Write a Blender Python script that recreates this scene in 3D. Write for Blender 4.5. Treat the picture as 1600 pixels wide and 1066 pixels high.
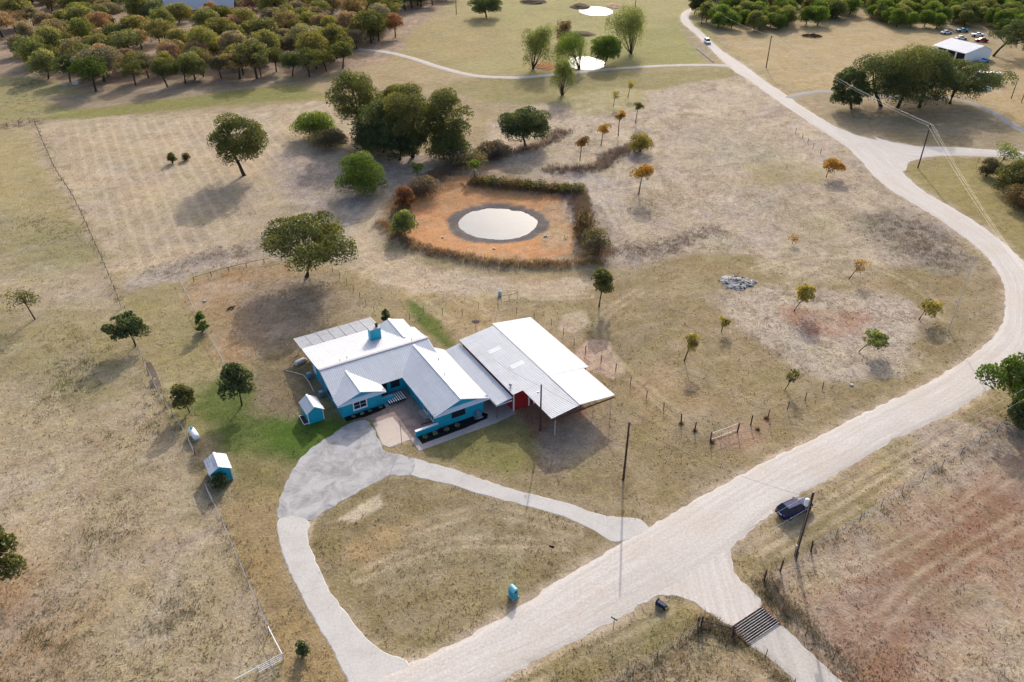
import bpy, bmesh, math, random
import numpy as np
from mathutils import Vector, Matrix

# ------------------------------------------------------------------ camera, sky, sun, exposure
scene = bpy.context.scene
for o in list(bpy.data.objects): bpy.data.objects.remove(o)
COL = scene.collection
FPX, PITCH, CAMH = 1220.0, math.radians(33.0), 70.0       # drone photograph: focal length in pixels of a 1600 px frame
cd = bpy.data.cameras.new('camera'); cam = bpy.data.objects.new('camera', cd); COL.objects.link(cam)
cd.sensor_width = 36.0; cd.lens = 36.0 * FPX / 1600.0; cd.clip_start = 1.0; cd.clip_end = 9000.0
cam.location = (0, 0, CAMH); cam.rotation_euler = (math.pi / 2 - PITCH, 0, 0)
scene.camera = cam
SUN_EL, SUN_AZ = math.radians(27.0), math.radians(8.0)      # azimuth measured from +Y towards +X
world = bpy.data.worlds.new('World'); scene.world = world; world.use_nodes = True
wn = world.node_tree; bg = wn.nodes['Background']
sky = wn.nodes.new('ShaderNodeTexSky'); sky.sky_type = 'NISHITA'; sky.sun_disc = False
sky.sun_elevation = SUN_EL; sky.sun_rotation = SUN_AZ; sky.air_density = .8; sky.dust_density = 4.0; sky.ozone_density = .6; sky.altitude = 200
wn.links.new(sky.outputs['Color'], bg.inputs['Color']); bg.inputs['Strength'].default_value = 0.15
sl = bpy.data.lights.new('sun', 'SUN'); sl.energy = 2.1; sl.angle = math.radians(0.6); sl.color = (1.0, 0.945, 0.87)
so = bpy.data.objects.new('sun', sl); COL.objects.link(so); so.location = (0, 200, 150)
SV = Vector((math.sin(SUN_AZ) * math.cos(SUN_EL), math.cos(SUN_AZ) * math.cos(SUN_EL), math.sin(SUN_EL)))
so.rotation_euler = SV.to_track_quat('Z', 'Y').to_euler()
scene.view_settings.view_transform = 'Standard'; scene.view_settings.look = 'None'
scene.view_settings.exposure = 0.84; scene.view_settings.gamma = 1.0; scene.view_settings.use_curve_mapping = False
scene.render.engine = 'CYCLES'

rng = np.random.default_rng(7)
random.seed(7)

# ------------------------------------------------------------------ survey: photograph pixel -> point on the land
CP, SP = math.cos(PITCH), math.sin(PITCH)
def ray(px, py):
    x, y = px - 800.0, py - 533.0
    return np.array([x, FPX * CP - y * SP, -FPX * SP - y * CP])
def G(px, py, z=0.0):
    d = ray(px, py); t = (z - CAMH) / d[2]
    return np.array([t * d[0], t * d[1], z])
def depth(p): return p[1] * CP - (p[2] - CAMH) * SP
def W(poly, z=0.0): return np.array([G(x, y, z)[:2] for x, y in poly])
def pole_height(bx, by, ty):
    b = G(bx, by); lo, hi = 0.0, 30.0
    for _ in range(40):
        m = (lo + hi) / 2; q = b + np.array([0, 0, m]); yy = q[1] * SP + (m - CAMH) * CP
        py = 533 - FPX * yy / depth(q)
        if py > ty: lo = m
        else: hi = m
    return lo

# ------------------------------------------------------------------ numeric noise
def _h(ix, iy, s):
    n = (ix.astype(np.int64) * 374761393 + iy.astype(np.int64) * 668265263 + s * 1274126177) & 0x7fffffff
    n = ((n ^ (n >> 13)) * 1274126177) & 0x7fffffff
    return ((n ^ (n >> 16)) & 0xffff) / 65535.0
def vnoise(x, y, s=0):
    x = np.asarray(x, float); y = np.asarray(y, float)
    ix, iy = np.floor(x), np.floor(y); fx, fy = x - ix, y - iy
    fx = fx * fx * (3 - 2 * fx); fy = fy * fy * (3 - 2 * fy); ix = ix.astype(np.int64); iy = iy.astype(np.int64)
    a, b, c, d = _h(ix, iy, s), _h(ix + 1, iy, s), _h(ix, iy + 1, s), _h(ix + 1, iy + 1, s)
    return (a + (b - a) * fx) * (1 - fy) + (c + (d - c) * fx) * fy
def fbm(x, y, s=0, o=4):
    v, a, t = 0, 1, 0
    for k in range(o):
        v = v + a * vnoise(x * 2 ** k + 17.3 * k, y * 2 ** k - 9.1 * k, s + k); t += a; a *= .5
    return v / t
def sstep(a, b, x):
    t = np.clip((x - a) / (b - a), 0, 1); return t * t * (3 - 2 * t)
def sdist(P, poly):                      # signed distance, positive inside
    n = len(poly); d2 = np.full(len(P), 1e18); ins = np.zeros(len(P), bool)
    for i in range(n):
        a, b = poly[i], poly[(i + 1) % n]; e = b - a; w = P - a
        t = np.clip((w @ e) / max(e @ e, 1e-9), 0, 1); q = w - t[:, None] * e
        d2 = np.minimum(d2, (q * q).sum(1))
        c = ((a[1] > P[:, 1]) != (b[1] > P[:, 1]))
        xi = a[0] + (P[:, 1] - a[1]) * e[0] / (e[1] if abs(e[1]) > 1e-9 else 1e-9)
        ins ^= c & (P[:, 0] < xi)
    d = np.sqrt(d2); return np.where(ins, d, -d)
def ldist(P, line):
    d2 = np.full(len(P), 1e18)
    for i in range(len(line) - 1):
        a, b = line[i], line[i + 1]; e = b - a; w = P - a
        t = np.clip((w @ e) / max(e @ e, 1e-9), 0, 1); q = w - t[:, None] * e
        d2 = np.minimum(d2, (q * q).sum(1))
    return np.sqrt(d2)
def catmull(pts, step=0.5, closed=False):
    P = np.array(pts, float); n = len(P); out = []
    for i in range(n if closed else n - 1):
        if closed: p0, p1, p2, p3 = P[i - 1], P[i], P[(i + 1) % n], P[(i + 2) % n]
        else: p0, p1, p2, p3 = P[max(i - 1, 0)], P[i], P[i + 1], P[min(i + 2, n - 1)]
        m = max(1, int(np.linalg.norm(p2 - p1) / step))
        for k in range(m):
            t = k / m
            out.append(.5 * (2 * p1 + (p2 - p0) * t + (2 * p0 - 5 * p1 + 4 * p2 - p3) * t * t + (3 * p1 - p0 - 3 * p2 + p3) * t ** 3))
    if not closed: out.append(P[-1])
    return np.array(out)

# ------------------------------------------------------------------ materials
def lin(c): return tuple(((v / 255) / 12.92 if v <= 10 else ((v / 255 + .055) / 1.055) ** 2.4) for v in c)
KG = 0.72                                # sunlit picture value -> surface reflectance
def S(r, g, b, k=KG): return tuple(v * k for v in lin((r, g, b)))
class NT:
    def __init__(s, name):
        s.m = bpy.data.materials.new(name); s.m.use_nodes = True; s.t = s.m.node_tree; s.n = s.t.nodes; s.l = s.t.links
        s.b = s.n['Principled BSDF']; s.out = s.n['Material Output']
    def add(s, typ, **kw):
        n = s.n.new(typ)
        for k, v in kw.items():
            if k.startswith('i_'):
                key = k[2:]; key = int(key) if key.isdigit() else key.replace('_', ' ')
                n.inputs[key].default_value = v
            else: setattr(n, k, v)
        return n
    def link(s, a, b): s.l.new(a, b)
    def noise(s, scale, detail=4, rough=.55, vec=None, dist=0.0):
        n = s.add('ShaderNodeTexNoise'); n.inputs['Scale'].default_value = scale; n.inputs['Detail'].default_value = detail
        n.inputs['Roughness'].default_value = rough; n.inputs['Distortion'].default_value = dist
        if vec is not None: s.link(vec, n.inputs['Vector'])
        return n.outputs['Fac']
    def ramp(s, f, stops):
        r = s.add('ShaderNodeValToRGB'); e = r.color_ramp.elements
        e[0].position, e[0].color = stops[0][0], (*stops[0][1], 1)
        e[1].position, e[1].color = stops[-1][0], (*stops[-1][1], 1)
        for p, c in stops[1:-1]:
            k = e.new(p); k.color = (*c, 1)
        s.link(f, r.inputs['Fac']); return r.outputs['Color']
    def maprange(s, f, a, b, c, d):
        r = s.add('ShaderNodeMapRange'); s.link(f, r.inputs[0])
        for i, v in enumerate((a, b, c, d)): r.inputs[i + 1].default_value = v
        return r.outputs[0]
    def mix(s, f, a, b, mode='MIX'):
        r = s.add('ShaderNodeMix', data_type='RGBA', blend_type=mode)
        for sock, val in ((r.inputs['Factor'], f), (r.inputs[6], a), (r.inputs[7], b)):
            if hasattr(val, 'is_output'): s.link(val, sock)
            elif isinstance(val, (int, float)): sock.default_value = val
            else: sock.default_value = (*val, 1)
        return r.outputs[2]
    def mathn(s, op, a, b=None):
        r = s.add('ShaderNodeMath', operation=op)
        for i, val in enumerate((a, b)):
            if val is None: continue
            if hasattr(val, 'is_output'): s.link(val, r.inputs[i])
            else: r.inputs[i].default_value = val
        return r.outputs[0]
    def scalecol(s, col, f):
        v = s.add('ShaderNodeVectorMath', operation='SCALE'); s.link(col, v.inputs[0])
        if hasattr(f, 'is_output'): s.link(f, v.inputs['Scale'])
        else: v.inputs['Scale'].default_value = f
        return v.outputs[0]
    def pos(s): return s.add('ShaderNodeNewGeometry').outputs['Position']
    def mapping(s, vec, scale=(1, 1, 1), rot=(0, 0, 0)):
        m = s.add('ShaderNodeMapping'); m.inputs['Scale'].default_value = scale; m.inputs['Rotation'].default_value = rot
        s.link(vec, m.inputs['Vector']); return m.outputs[0]
    def bump(s, h, strength=.5, dist=.1):
        b = s.add('ShaderNodeBump'); b.inputs['Strength'].default_value = strength; b.inputs['Distance'].default_value = dist
        s.link(h, b.inputs['Height']); s.link(b.outputs[0], s.b.inputs['Normal'])
    def base(s, c): s.link(c, s.b.inputs['Base Color'])
    def set(s, rough=.6, metal=0, spec=.3):
        s.b.inputs['Roughness'].default_value = rough; s.b.inputs['Metallic'].default_value = metal
        s.b.inputs['Specular IOR Level'].default_value = spec; return s.m
def simple(name, col, rough=.6, metal=0, spec=.3, var=.15, scale=2.0, grime=None):
    t = NT(name); p = t.add('ShaderNodeTexCoord').outputs['Object']
    n = t.noise(scale, 5, .6, p); n2 = t.noise(scale * 9, 3, .6, p)
    f = t.mathn('ADD', t.maprange(n, .3, .7, 1 - var, 1 + var), t.maprange(n2, .3, .7, -var * .4, var * .4))
    c = t.add('ShaderNodeRGB'); c.outputs[0].default_value = (*col, 1)
    out = t.scalecol(c.outputs[0], f)
    if grime:
        g = t.maprange(t.noise(scale * .35, 6, .65, p), .5, .75, 0, grime[3]); out = t.mix(g, out, grime[:3])
    t.base(out); return t.set(rough, metal, spec)
def roof_material(name, col, grime):
    t = NT(name); p = t.add('ShaderNodeTexCoord').outputs['Object']
    a = t.noise(1.0, 4, .6, t.mapping(p, (2.6, .18, 1))); b = t.noise(1.0, 4, .6, t.mapping(p, (.18, 2.6, 1))); n = t.noise(.35, 6, .65, p, .5); f = t.noise(7, 3, .6, p)
    k = t.mathn('MULTIPLY', t.maprange(a, .3, .7, .94, 1.04), t.maprange(b, .3, .7, .94, 1.04)); k = t.mathn('MULTIPLY', k, t.maprange(f, .3, .7, .96, 1.03))
    c = t.add('ShaderNodeRGB'); c.outputs[0].default_value = (*col, 1)
    c = t.mix(t.maprange(n, .48, .72, 0, grime[3]), t.scalecol(c.outputs[0], k), grime[:3]); t.base(c); return t.set(.55, 0, .3)
def ground_material():
    t = NT('dry_land'); p = t.pos()
    a = t.add('ShaderNodeAttribute', attribute_name='Col').outputs['Color']
    sp = t.add('ShaderNodeAttribute', attribute_name='speck').outputs['Fac']
    mow = t.mapping(p, (1, 1, 1), (0, 0, math.radians(-32)))
    fine = t.noise(2.6, 6, .72, p, .4); mid = t.noise(.55, 5, .65, p, .6); wide = t.noise(.06, 4, .6, p)
    tuft = t.noise(1.1, 4, .7, t.mapping(p, (1, .55, 1), (0, 0, math.radians(20))), .8)
    grain = t.noise(9.0, 3, .7, p)
    st = t.noise(.5, 3, .6, t.mapping(mow, (.12, 2.4, 1)))
    f = t.mathn('MULTIPLY', t.maprange(fine, .28, .72, .74, 1.26), t.maprange(mid, .3, .7, .80, 1.18))
    f = t.mathn('MULTIPLY', f, t.maprange(grain, .3, .7, .8, 1.2))
    f = t.mathn('MULTIPLY', f, t.maprange(st, .3, .7, .93, 1.07))
    c = t.scalecol(a, f)
    c = t.mix(t.maprange(wide, .42, .62, 0, .30), c, t.mix(1.0, c, (1.10, .98, .84), 'MULTIPLY'))
    c = t.mix(t.maprange(mid, .52, .72, 0, .45), c, t.mix(1.0, c, (.90, 1.0, .82), 'MULTIPLY'))
    c = t.mix(t.maprange(tuft, .60, .74, 0, .38), c, t.mix(1.0, c, (.60, .62, .50), 'MULTIPLY'))
    # straw and stone specks where the sward is broken
    vo = t.add('ShaderNodeTexVoronoi', i_Scale=1.5); t.link(p, vo.inputs['Vector'])
    k = t.mathn('MAXIMUM', t.maprange(t.noise(1.5, 5, .8, t.mapping(p, (1, .6, 1), (0, 0, .5)), 1.6), .50, .60, 0, .9), t.maprange(t.noise(.42, 6, .78, p, 2.2), .52, .62, 0, .8))
    k = t.mathn('MULTIPLY', k, sp); c = t.mix(k, c, S(216, 202, 184))
    k2 = t.mathn('MAXIMUM', t.maprange(t.noise(1.3, 5, .78, t.mapping(p, (.6, 1, 1), (0, 0, 1.0)), 1.4), .52, .63, 0, .8), t.maprange(t.noise(.3, 6, .78, t.mapping(p, (1, .7, 1), (0, 0, 2.0)), 2.2), .54, .64, 0, .7))
    k2 = t.mathn('MULTIPLY', k2, t.mathn('ADD', sp, .03)); c = t.mix(k2, c, S(118, 102, 86))
    # swaths left by the mower in the hay field
    ha, hb = G(235, 240), G(305, 400); hl = math.hypot(hb[0] - ha[0], hb[1] - ha[1])
    dp = t.add('ShaderNodeVectorMath', operation='DOT_PRODUCT'); t.link(p, dp.inputs[0]); dp.inputs[1].default_value = (-(hb[1] - ha[1]) / hl / 2.9, (hb[0] - ha[0]) / hl / 2.9, 0)
    ph = t.mathn('FRACT', t.mathn('ADD', dp.outputs['Value'], t.mathn('MULTIPLY', t.noise(.15, 3, .5, p), .5)))
    ln = t.maprange(t.mathn('ABSOLUTE', t.mathn('SUBTRACT', ph, .5)), .08, .24, 1, 0)
    ln = t.mathn('MULTIPLY', t.mathn('MULTIPLY', ln, t.maprange(t.noise(.9, 4, .7, p), .35, .6, .2, 1)), t.add('ShaderNodeAttribute', attribute_name='hay').outputs['Fac'])
    c = t.mix(t.mathn('MULTIPLY', ln, .46), c, S(222, 202, 172))
    t.base(c)
    hgt = t.mathn('ADD', fine, t.mathn('MULTIPLY', tuft, 1.2)); t.bump(hgt, .8, .16)
    return t.set(.95, 0, .05)
def gravel_material(name, col, dark, track=.5):
    t = NT(name); p = t.pos()
    uv = t.add('ShaderNodeAttribute', attribute_name='lane').outputs['Vector']
    s1 = t.noise(1.0, 5, .6, t.mapping(uv, (1.9, .05, 1)), .15); s2 = t.noise(1.0, 4, .6, t.mapping(uv, (4.5, .11, 1)))
    f = t.noise(3.4, 5, .7, p); m = t.noise(.16, 5, .6, p)
    k = t.mathn('MULTIPLY', t.maprange(s1, .40, .64, 0, 1), track)
    c = t.mix(k, col, dark)
    c = t.mix(t.maprange(s2, .5, .7, 0, .4 * track), c, tuple(min(1, v * 1.12) for v in col))
    c = t.mix(t.maprange(m, .45, .7, 0, .55), c, tuple(v * w for v, w in zip(col, (.86, .80, .72))))
    c = t.scalecol(c, t.maprange(f, .3, .7, .84, 1.13))
    c = t.mix(t.maprange(t.noise(1.3, 5, .75, p, .5), .62, .70, 0, .5), c, dark)
    t.base(c); t.bump(f, .5, .05); return t.set(.95, 0, .08)
def flat_material(name, col, stain, amt=.5, crack=True, scale=.35):
    t = NT(name); p = t.pos()
    n = t.noise(scale, 6, .65, p, .6); f = t.noise(4, 4, .7, p)
    c = t.mix(t.maprange(n, .42, .68, 0, amt), col, stain)
    c = t.scalecol(c, t.maprange(f, .3, .7, .88, 1.1))
    if crack:
        v = t.add('ShaderNodeTexVoronoi', feature='DISTANCE_TO_EDGE', i_Scale=.28)
        nv = t.add('ShaderNodeTexNoise', i_Scale=.9, i_Detail=5.0); t.link(p, nv.inputs['Vector'])
        mp = t.add('ShaderNodeVectorMath', operation='MULTIPLY_ADD'); t.link(nv.outputs['Color'], mp.inputs[0])
        mp.inputs[1].default_value = (1.6, 1.6, 0); t.link(p, mp.inputs[2]); t.link(mp.outputs[0], v.inputs['Vector'])
        c = t.mix(t.maprange(v.outputs['Distance'], .003, .012, .22, 0), c, tuple(x * .45 for x in col))
    t.base(c); t.bump(f, .3, .03); return t.set(.9, 0, .15)
def leaf_material(name, trans=.42):
    t = NT(name); oc = t.add('ShaderNodeObjectInfo'); lv = t.add('ShaderNodeAttribute', attribute_name='lv').outputs['Fac']
    hv = t.add('ShaderNodeAttribute', attribute_name='hv').outputs['Fac']
    c = t.scalecol(oc.outputs['Color'], t.maprange(lv, 0, 1, .6, 1.9))
    c = t.mix(t.maprange(hv, .55, 1, 0, .6), c, t.mix(1.0, c, (1.55, 1.12, .62), 'MULTIPLY'))
    c = t.mix(t.maprange(hv, .45, 0, 0, .5), c, t.mix(1.0, c, (.72, .95, .95), 'MULTIPLY'))
    d = t.add('ShaderNodeBsdfDiffuse'); tr = t.add('ShaderNodeBsdfTranslucent'); gl = t.add('ShaderNodeBsdfGlossy', i_Roughness=.45)
    t.link(c, d.inputs['Color']); t.link(t.mix(1.0, c, (1.25, 1.25, .55), 'MULTIPLY'), tr.inputs['Color'])
    m = t.add('ShaderNodeMixShader', i_Fac=trans); t.link(d.outputs[0], m.inputs[1]); t.link(tr.outputs[0], m.inputs[2])
    m2 = t.add('ShaderNodeMixShader', i_Fac=.025); t.link(m.outputs[0], m2.inputs[1]); t.link(gl.outputs[0], m2.inputs[2])
    t.link(m2.outputs[0], t.out.inputs['Surface']); return t.m
def vcol_material(name):
    t = NT(name); a = t.add('ShaderNodeAttribute', attribute_name='Col').outputs['Color']
    d = t.add('ShaderNodeBsdfDiffuse'); tr = t.add('ShaderNodeBsdfTranslucent'); t.link(a, d.inputs['Color']); t.link(a, tr.inputs['Color'])
    m = t.add('ShaderNodeMixShader', i_Fac=.3); t.link(d.outputs[0], m.inputs[1]); t.link(tr.outputs[0], m.inputs[2])
    t.link(m.outputs[0], t.out.inputs['Surface']); return t.m
def objcol_material(name, rough=.4, metal=0, spec=.5, coat=0):
    t = NT(name); oc = t.add('ShaderNodeObjectInfo').outputs['Color']
    n = t.noise(6, 4, .6, t.add('ShaderNodeTexCoord').outputs['Object'])
    t.base(t.scalecol(oc, t.maprange(n, .3, .7, .9, 1.08))); t.b.inputs['Coat Weight'].default_value = coat
    return t.set(rough, metal, spec)

M = {}
M['land'] = ground_material()
M['road'] = gravel_material('road_gravel', S(226, 218, 209), S(194, 183, 172), .48)
M['lane'] = gravel_material('lane_gravel', S(214, 207, 198), S(180, 170, 160), .5)
M['drive'] = flat_material('driveway_concrete', S(216, 211, 204), S(190, 183, 175), .5)
M['apron'] = flat_material('old_apron', S(200, 197, 194), S(142, 138, 136), .85, True, .45)
M['greylane'] = gravel_material('ranch_lane', S(176, 172, 168), S(150, 145, 140), .4)
M['slab'] = flat_material('pale_slab', S(224, 206, 190), S(198, 182, 168), .4, False)
M['patio'] = flat_material('stained_patio', S(178, 155, 145), S(128, 110, 106), .75, True, .6)
M['walk'] = flat_material('walk_concrete', S(192, 182, 176), S(160, 150, 145), .5, False)
M['mulch'] = simple('black_mulch', (.006, .006, .007), .95, var=.5, scale=8)
M['roof'] = roof_material('white_metal_roof', (.66, .66, .67), (.50, .48, .46, .3))
M['roof_grey'] = simple('galvanised_sheet', (.36, .37, .39), .55, 0, .3, .12, 1.2, (.24, .23, .22, .5))
M['roof_barn'] = roof_material('barn_sheet', (.70, .69, .68), (.54, .50, .46, .5))
M['skylight'] = simple('translucent_panel', (.50, .54, .55), .4, 0, .3, .1, 2)
M['ridge'] = simple('ridge_cap', (.30, .30, .33), .5, 0, .4, .06, 2)
M['teal'] = simple('teal_paint', (.010, .315, .440), .55, 0, .35, .10, .7, (.03, .22, .28, .35))
M['trim'] = simple('white_trim', (.72, .73, .76), .5, 0, .4, .06, 3)
M['red'] = simple('red_sheet', (.36, .022, .025), .5, 0, .35, .12, 1.5, (.20, .03, .03, .5))
M['rust'] = simple('rusty_pipe', (.16, .075, .05), .8, .2, .2, .3, 6)
M['glass'] = NT('window_glass').set(.12, 0, .35); M['glass'].node_tree.nodes['Principled BSDF'].inputs['Base Color'].default_value = (.02, .026, .035, 1)
M['dark'] = simple('dark_void', (.02, .02, .022), .9)
M['wood'] = simple('pole_wood', (.075, .048, .036), .9, 0, .1, .3, 3)
M['post'] = simple('post_wood', (.09, .07, .055), .9, 0, .1, .35, 5)
M['steel'] = simple('steel', (.33, .32, .31), .5, .6, .4, .2, 4)
M['wire'] = simple('wire', (.22, .21, .19), .6, .3, .3)
M['wirepole'] = simple('line_wire', (.62, .60, .54), .5, .3, .4)
M['white'] = simple('white_paint', (.78, .78, .78), .4, 0, .4, .06, 3)
M['pipe'] = simple('pale_pipe_rail', (.60, .56, .54), .5, .1, .4, .12, 4)
M['ac'] = simple('blue_grey_metal', (.10, .24, .34), .5, .1, .4, .15, 4)
M['bark'] = simple('oak_bark', (.060, .046, .036), .95, 0, .1, .35, 5)
M['leaf'] = leaf_material('foliage'); M['vcol'] = vcol_material('dry_stems')
M['paint'] = objcol_material('car_paint', .4, .0, .2, .05); M['tint'] = objcol_material('tinted', .6, 0, .3)
M['rubber'] = simple('tyre_rubber', (.012, .012, .013), .85); M['alloy'] = simple('alloy', (.42, .43, .45), .35, .7, .5)
M['tail'] = simple('tail_lamp', (.45, .01, .02), .25, 0, .5); M['lamp'] = simple('head_lamp', (.7, .72, .75), .1, 0, .6)
M['conc'] = simple('concrete', (.42, .40, .37), .9, 0, .2, .15, 3)
M['brick'] = simple('red_brick', (.22, .07, .05), .9, 0, .2, .2, 4)
M['guardpipe'] = simple('guard_pipe', (.30, .27, .26), .55, .2, .4, .25, 5)
M['ash'] = simple('ash', (.30, .30, .31), .95, 0, .1, .5, 5); M['char'] = simple('charred', (.018, .017, .017), .95, 0, .1, .4, 6)
M['rock'] = simple('limestone', (.46, .42, .37), .9, 0, .2, .2, 3)
t = NT('pond_water'); pp = t.pos()
t.base(t.mix(t.maprange(t.noise(.12, 5, .6, pp, .8), .4, .7, 0, .5), S(176, 208, 232, .22), S(160, 184, 204, .20)))
t.bump(t.noise(1.2, 4, .6, t.mapping(pp, (1, 1.6, 1))), .015, .02); M['water'] = t.set(.05, 0, .10)
M['farwater'] = simple('far_pond_water', S(176, 196, 212, .32), .3, 0, .03, .06, .05)

# ------------------------------------------------------------------ mesh building
class MB:
    def __init__(s): s.v, s.f = [], []
    def quad(s, *p):
        i = len(s.v); s.v += [tuple(map(float, q)) for q in p]; s.f.append(tuple(range(i, i + len(p)))); return s
    def hexa(s, b, t):                       # b, t: four points each, counter-clockwise seen from above
        i = len(s.v); s.v += [tuple(map(float, q)) for q in list(b) + list(t)]
        s.f += [(i + 3, i + 2, i + 1, i), (i + 4, i + 5, i + 6, i + 7)] + [(i + k, i + (k + 1) % 4, i + 4 + (k + 1) % 4, i + 4 + k) for k in range(4)]
        return s
    def box(s, x0, x1, y0, y1, z0, z1):
        q = [(x0, y0), (x1, y0), (x1, y1), (x0, y1)]
        return s.hexa([(a, b, z0) for a, b in q], [(a, b, z1) for a, b in q])
    def prism(s, poly, z0, z1):              # ccw polygon
        n = len(poly); i = len(s.v); s.v += [(float(a), float(b), float(z0)) for a, b in poly] + [(float(a), float(b), float(z1)) for a, b in poly]
        s.f += [tuple(i + k for k in reversed(range(n))), tuple(i + n + k for k in range(n))]
        s.f += [(i + k, i + (k + 1) % n, i + n + (k + 1) % n, i + n + k) for k in range(n)]; return s
    def extr(s, pts, d):                     # extrude planar polygon by vector d
        n = len(pts); i = len(s.v); d = np.array(d, float); pts = [np.array(p, float) for p in pts]
        s.v += [tuple(p) for p in pts] + [tuple(p + d) for p in pts]
        s.f += [tuple(i + k for k in reversed(range(n))), tuple(i + n + k for k in range(n))]
        s.f += [(i + k, i + (k + 1) % n, i + n + (k + 1) % n, i + n + k) for k in range(n)]; return s
    def tube(s, pts, r, n=6, cap=True):
        pts = [np.array(p, float) for p in pts]; m = len(pts)
        r = [r] * m if np.isscalar(r) else list(r); base = len(s.v)
        for k in range(m):
            d = pts[min(k + 1, m - 1)] - pts[max(k - 1, 0)]; d = d / (np.linalg.norm(d) + 1e-9)
            a = np.cross(d, (0, 0, 1)) if abs(d[2]) < .95 else np.cross(d, (1, 0, 0)); a /= np.linalg.norm(a); b = np.cross(d, a)
            for j in range(n):
                w = 2 * math.pi * j / n; s.v.append(tuple(pts[k] + r[k] * (math.cos(w) * a + math.sin(w) * b)))
        for k in range(m - 1):
            for j in range(n):
                s.f.append((base + k * n + j, base + k * n + (j + 1) % n, base + (k + 1) * n + (j + 1) % n, base + (k + 1) * n + j))
        if cap:
            s.f.append(tuple(base + j for j in reversed(range(n)))); s.f.append(tuple(base + (m - 1) * n + j for j in range(n)))
        return s
    def lathe(s, prof, n=16, c=(0, 0, 0)):
        base = len(s.v); m = len(prof)
        for r, z in prof:
            for j in range(n):
                w = 2 * math.pi * j / n; s.v.append((c[0] + r * math.cos(w), c[1] + r * math.sin(w), c[2] + z))
        for k in range(m - 1):
            for j in range(n): s.f.append((base + k * n + j, base + k * n + (j + 1) % n, base + (k + 1) * n + (j + 1) % n, base + (k + 1) * n + j))
        s.f.append(tuple(base + j for j in reversed(range(n)))); s.f.append(tuple(base + (m - 1) * n + j for j in range(n))); return s
    def xf(s, mat):
        s.v = [tuple(mat @ Vector(p)) for p in s.v]; return s
    def mesh(s, name):
        me = bpy.data.meshes.new(name); me.from_pydata(s.v, [], s.f); me.update(); return me
    def build(s, name, mat, parent=None, smooth=False, bevel=0):
        me = s.mesh(name); me.materials.append(M[mat] if isinstance(mat, str) else mat)
        if smooth: me.polygons.foreach_set('use_smooth', [True] * len(me.polygons))
        o = bpy.data.objects.new(name, me); COL.objects.link(o); o.parent = parent
        if bevel:
            b = o.modifiers.new('bevel', 'BEVEL'); b.width = bevel; b.segments = 2; b.limit_method = 'ANGLE'
        return o
def npmesh(name, V, F, mat, attrs=(), parent=None, smooth=False):
    V = np.asarray(V, np.float32); F = np.asarray(F, np.int32); me = bpy.data.meshes.new(name); k = F.shape[1]
    me.vertices.add(len(V)); me.vertices.foreach_set('co', V.ravel())
    me.loops.add(F.size); me.loops.foreach_set('vertex_index', F.ravel())
    me.polygons.add(len(F)); me.polygons.foreach_set('loop_start', np.arange(0, F.size, k, dtype=np.int32))
    if smooth: me.polygons.foreach_set('use_smooth', np.ones(len(F), bool))
    for nm, typ, dom, dat in attrs:
        at = me.attributes.new(nm, typ, dom); dat = np.asarray(dat, np.float32)
        at.data.foreach_set({'FLOAT': 'value', 'FLOAT_COLOR': 'color', 'FLOAT_VECTOR': 'vector'}[typ], dat.ravel())
    me.update(calc_edges=True); me.materials.append(M[mat] if isinstance(mat, str) else mat)
    o = bpy.data.objects.new(name, me); COL.objects.link(o); o.parent = parent; return o
def tag(o, label=None, cat=None, group=None, kind=None):
    for k, v in (('label', label), ('category', cat), ('group', group), ('kind', kind)):
        if v: o[k] = v
    return o
def empty(name, loc, rz=0.0, label=None, cat=None, group=None):
    o = bpy.data.objects.new(name, None); COL.objects.link(o); o.location = tuple(map(float, loc)); o.rotation_euler = (0, 0, rz)
    o.empty_display_size = .3; return tag(o, label, cat, group)
def inst(name, mesh, parent, loc=(0, 0, 0), rot=(0, 0, 0), scale=(1, 1, 1)):
    o = bpy.data.objects.new(name, mesh); COL.objects.link(o); o.parent = parent
    o.location = tuple(map(float, loc)); o.rotation_euler = rot; o.scale = scale; return o
def heading(a, b): return math.atan2(b[1] - a[1], b[0] - a[0])


# ------------------------------------------------------------------ layout of roads and yards (surveyed outlines)
ROADP = [((480,1115),(690,1110)),((600,1052),(785,1064)),((689,1013),(850,1029)),((790,958),(917,995)),((870,905),(985,958)),((965,848),(1065,912)),
 ((1043,804),(1141,862)),((1110,765),(1207,801)),((1200,717),(1280,758)),((1289,675),(1349,718)),((1352,642),(1403,686)),((1423,610),(1479,650)),
 ((1479,579),(1550,609)),((1527,546),(1605,572)),((1555,518),(1645,530)),((1567,488),(1660,485)),((1565,443),(1640,440)),((1547,410),(1600,407)),
 ((1522,384),(1572,381)),((1479,352),(1522,344)),((1436,324),(1482,320)),((1392,298),(1446,299)),((1362,273),(1413,270)),((1342,250),(1390,240)),
 ((1319,228),(1350,216)),((1284,205),(1311,200)),((1250,182),(1278,181)),((1220,162),(1248,162)),((1200,148),(1226,146)),((1167,124),(1200,129)),
 ((1146,111),(1167,104)),((1124,91),(1139,86)),((1106,73),(1118,70)),((1086,53),(1101,54)),((1068,38),(1084,39)),((1063,28),(1077,29)),
 ((1066,20),(1079,20)),((1078,14),(1092,14)),((1100,9),(1118,9)),((1130,4),(1150,5))]
SIDEP = [((1365,212),(1400,262)),((1415,226),(1430,250)),((1478,229),(1473,244)),((1542,233),(1542,245)),((1600,237),(1600,248)),((1750,246),(1750,262))]
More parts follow.
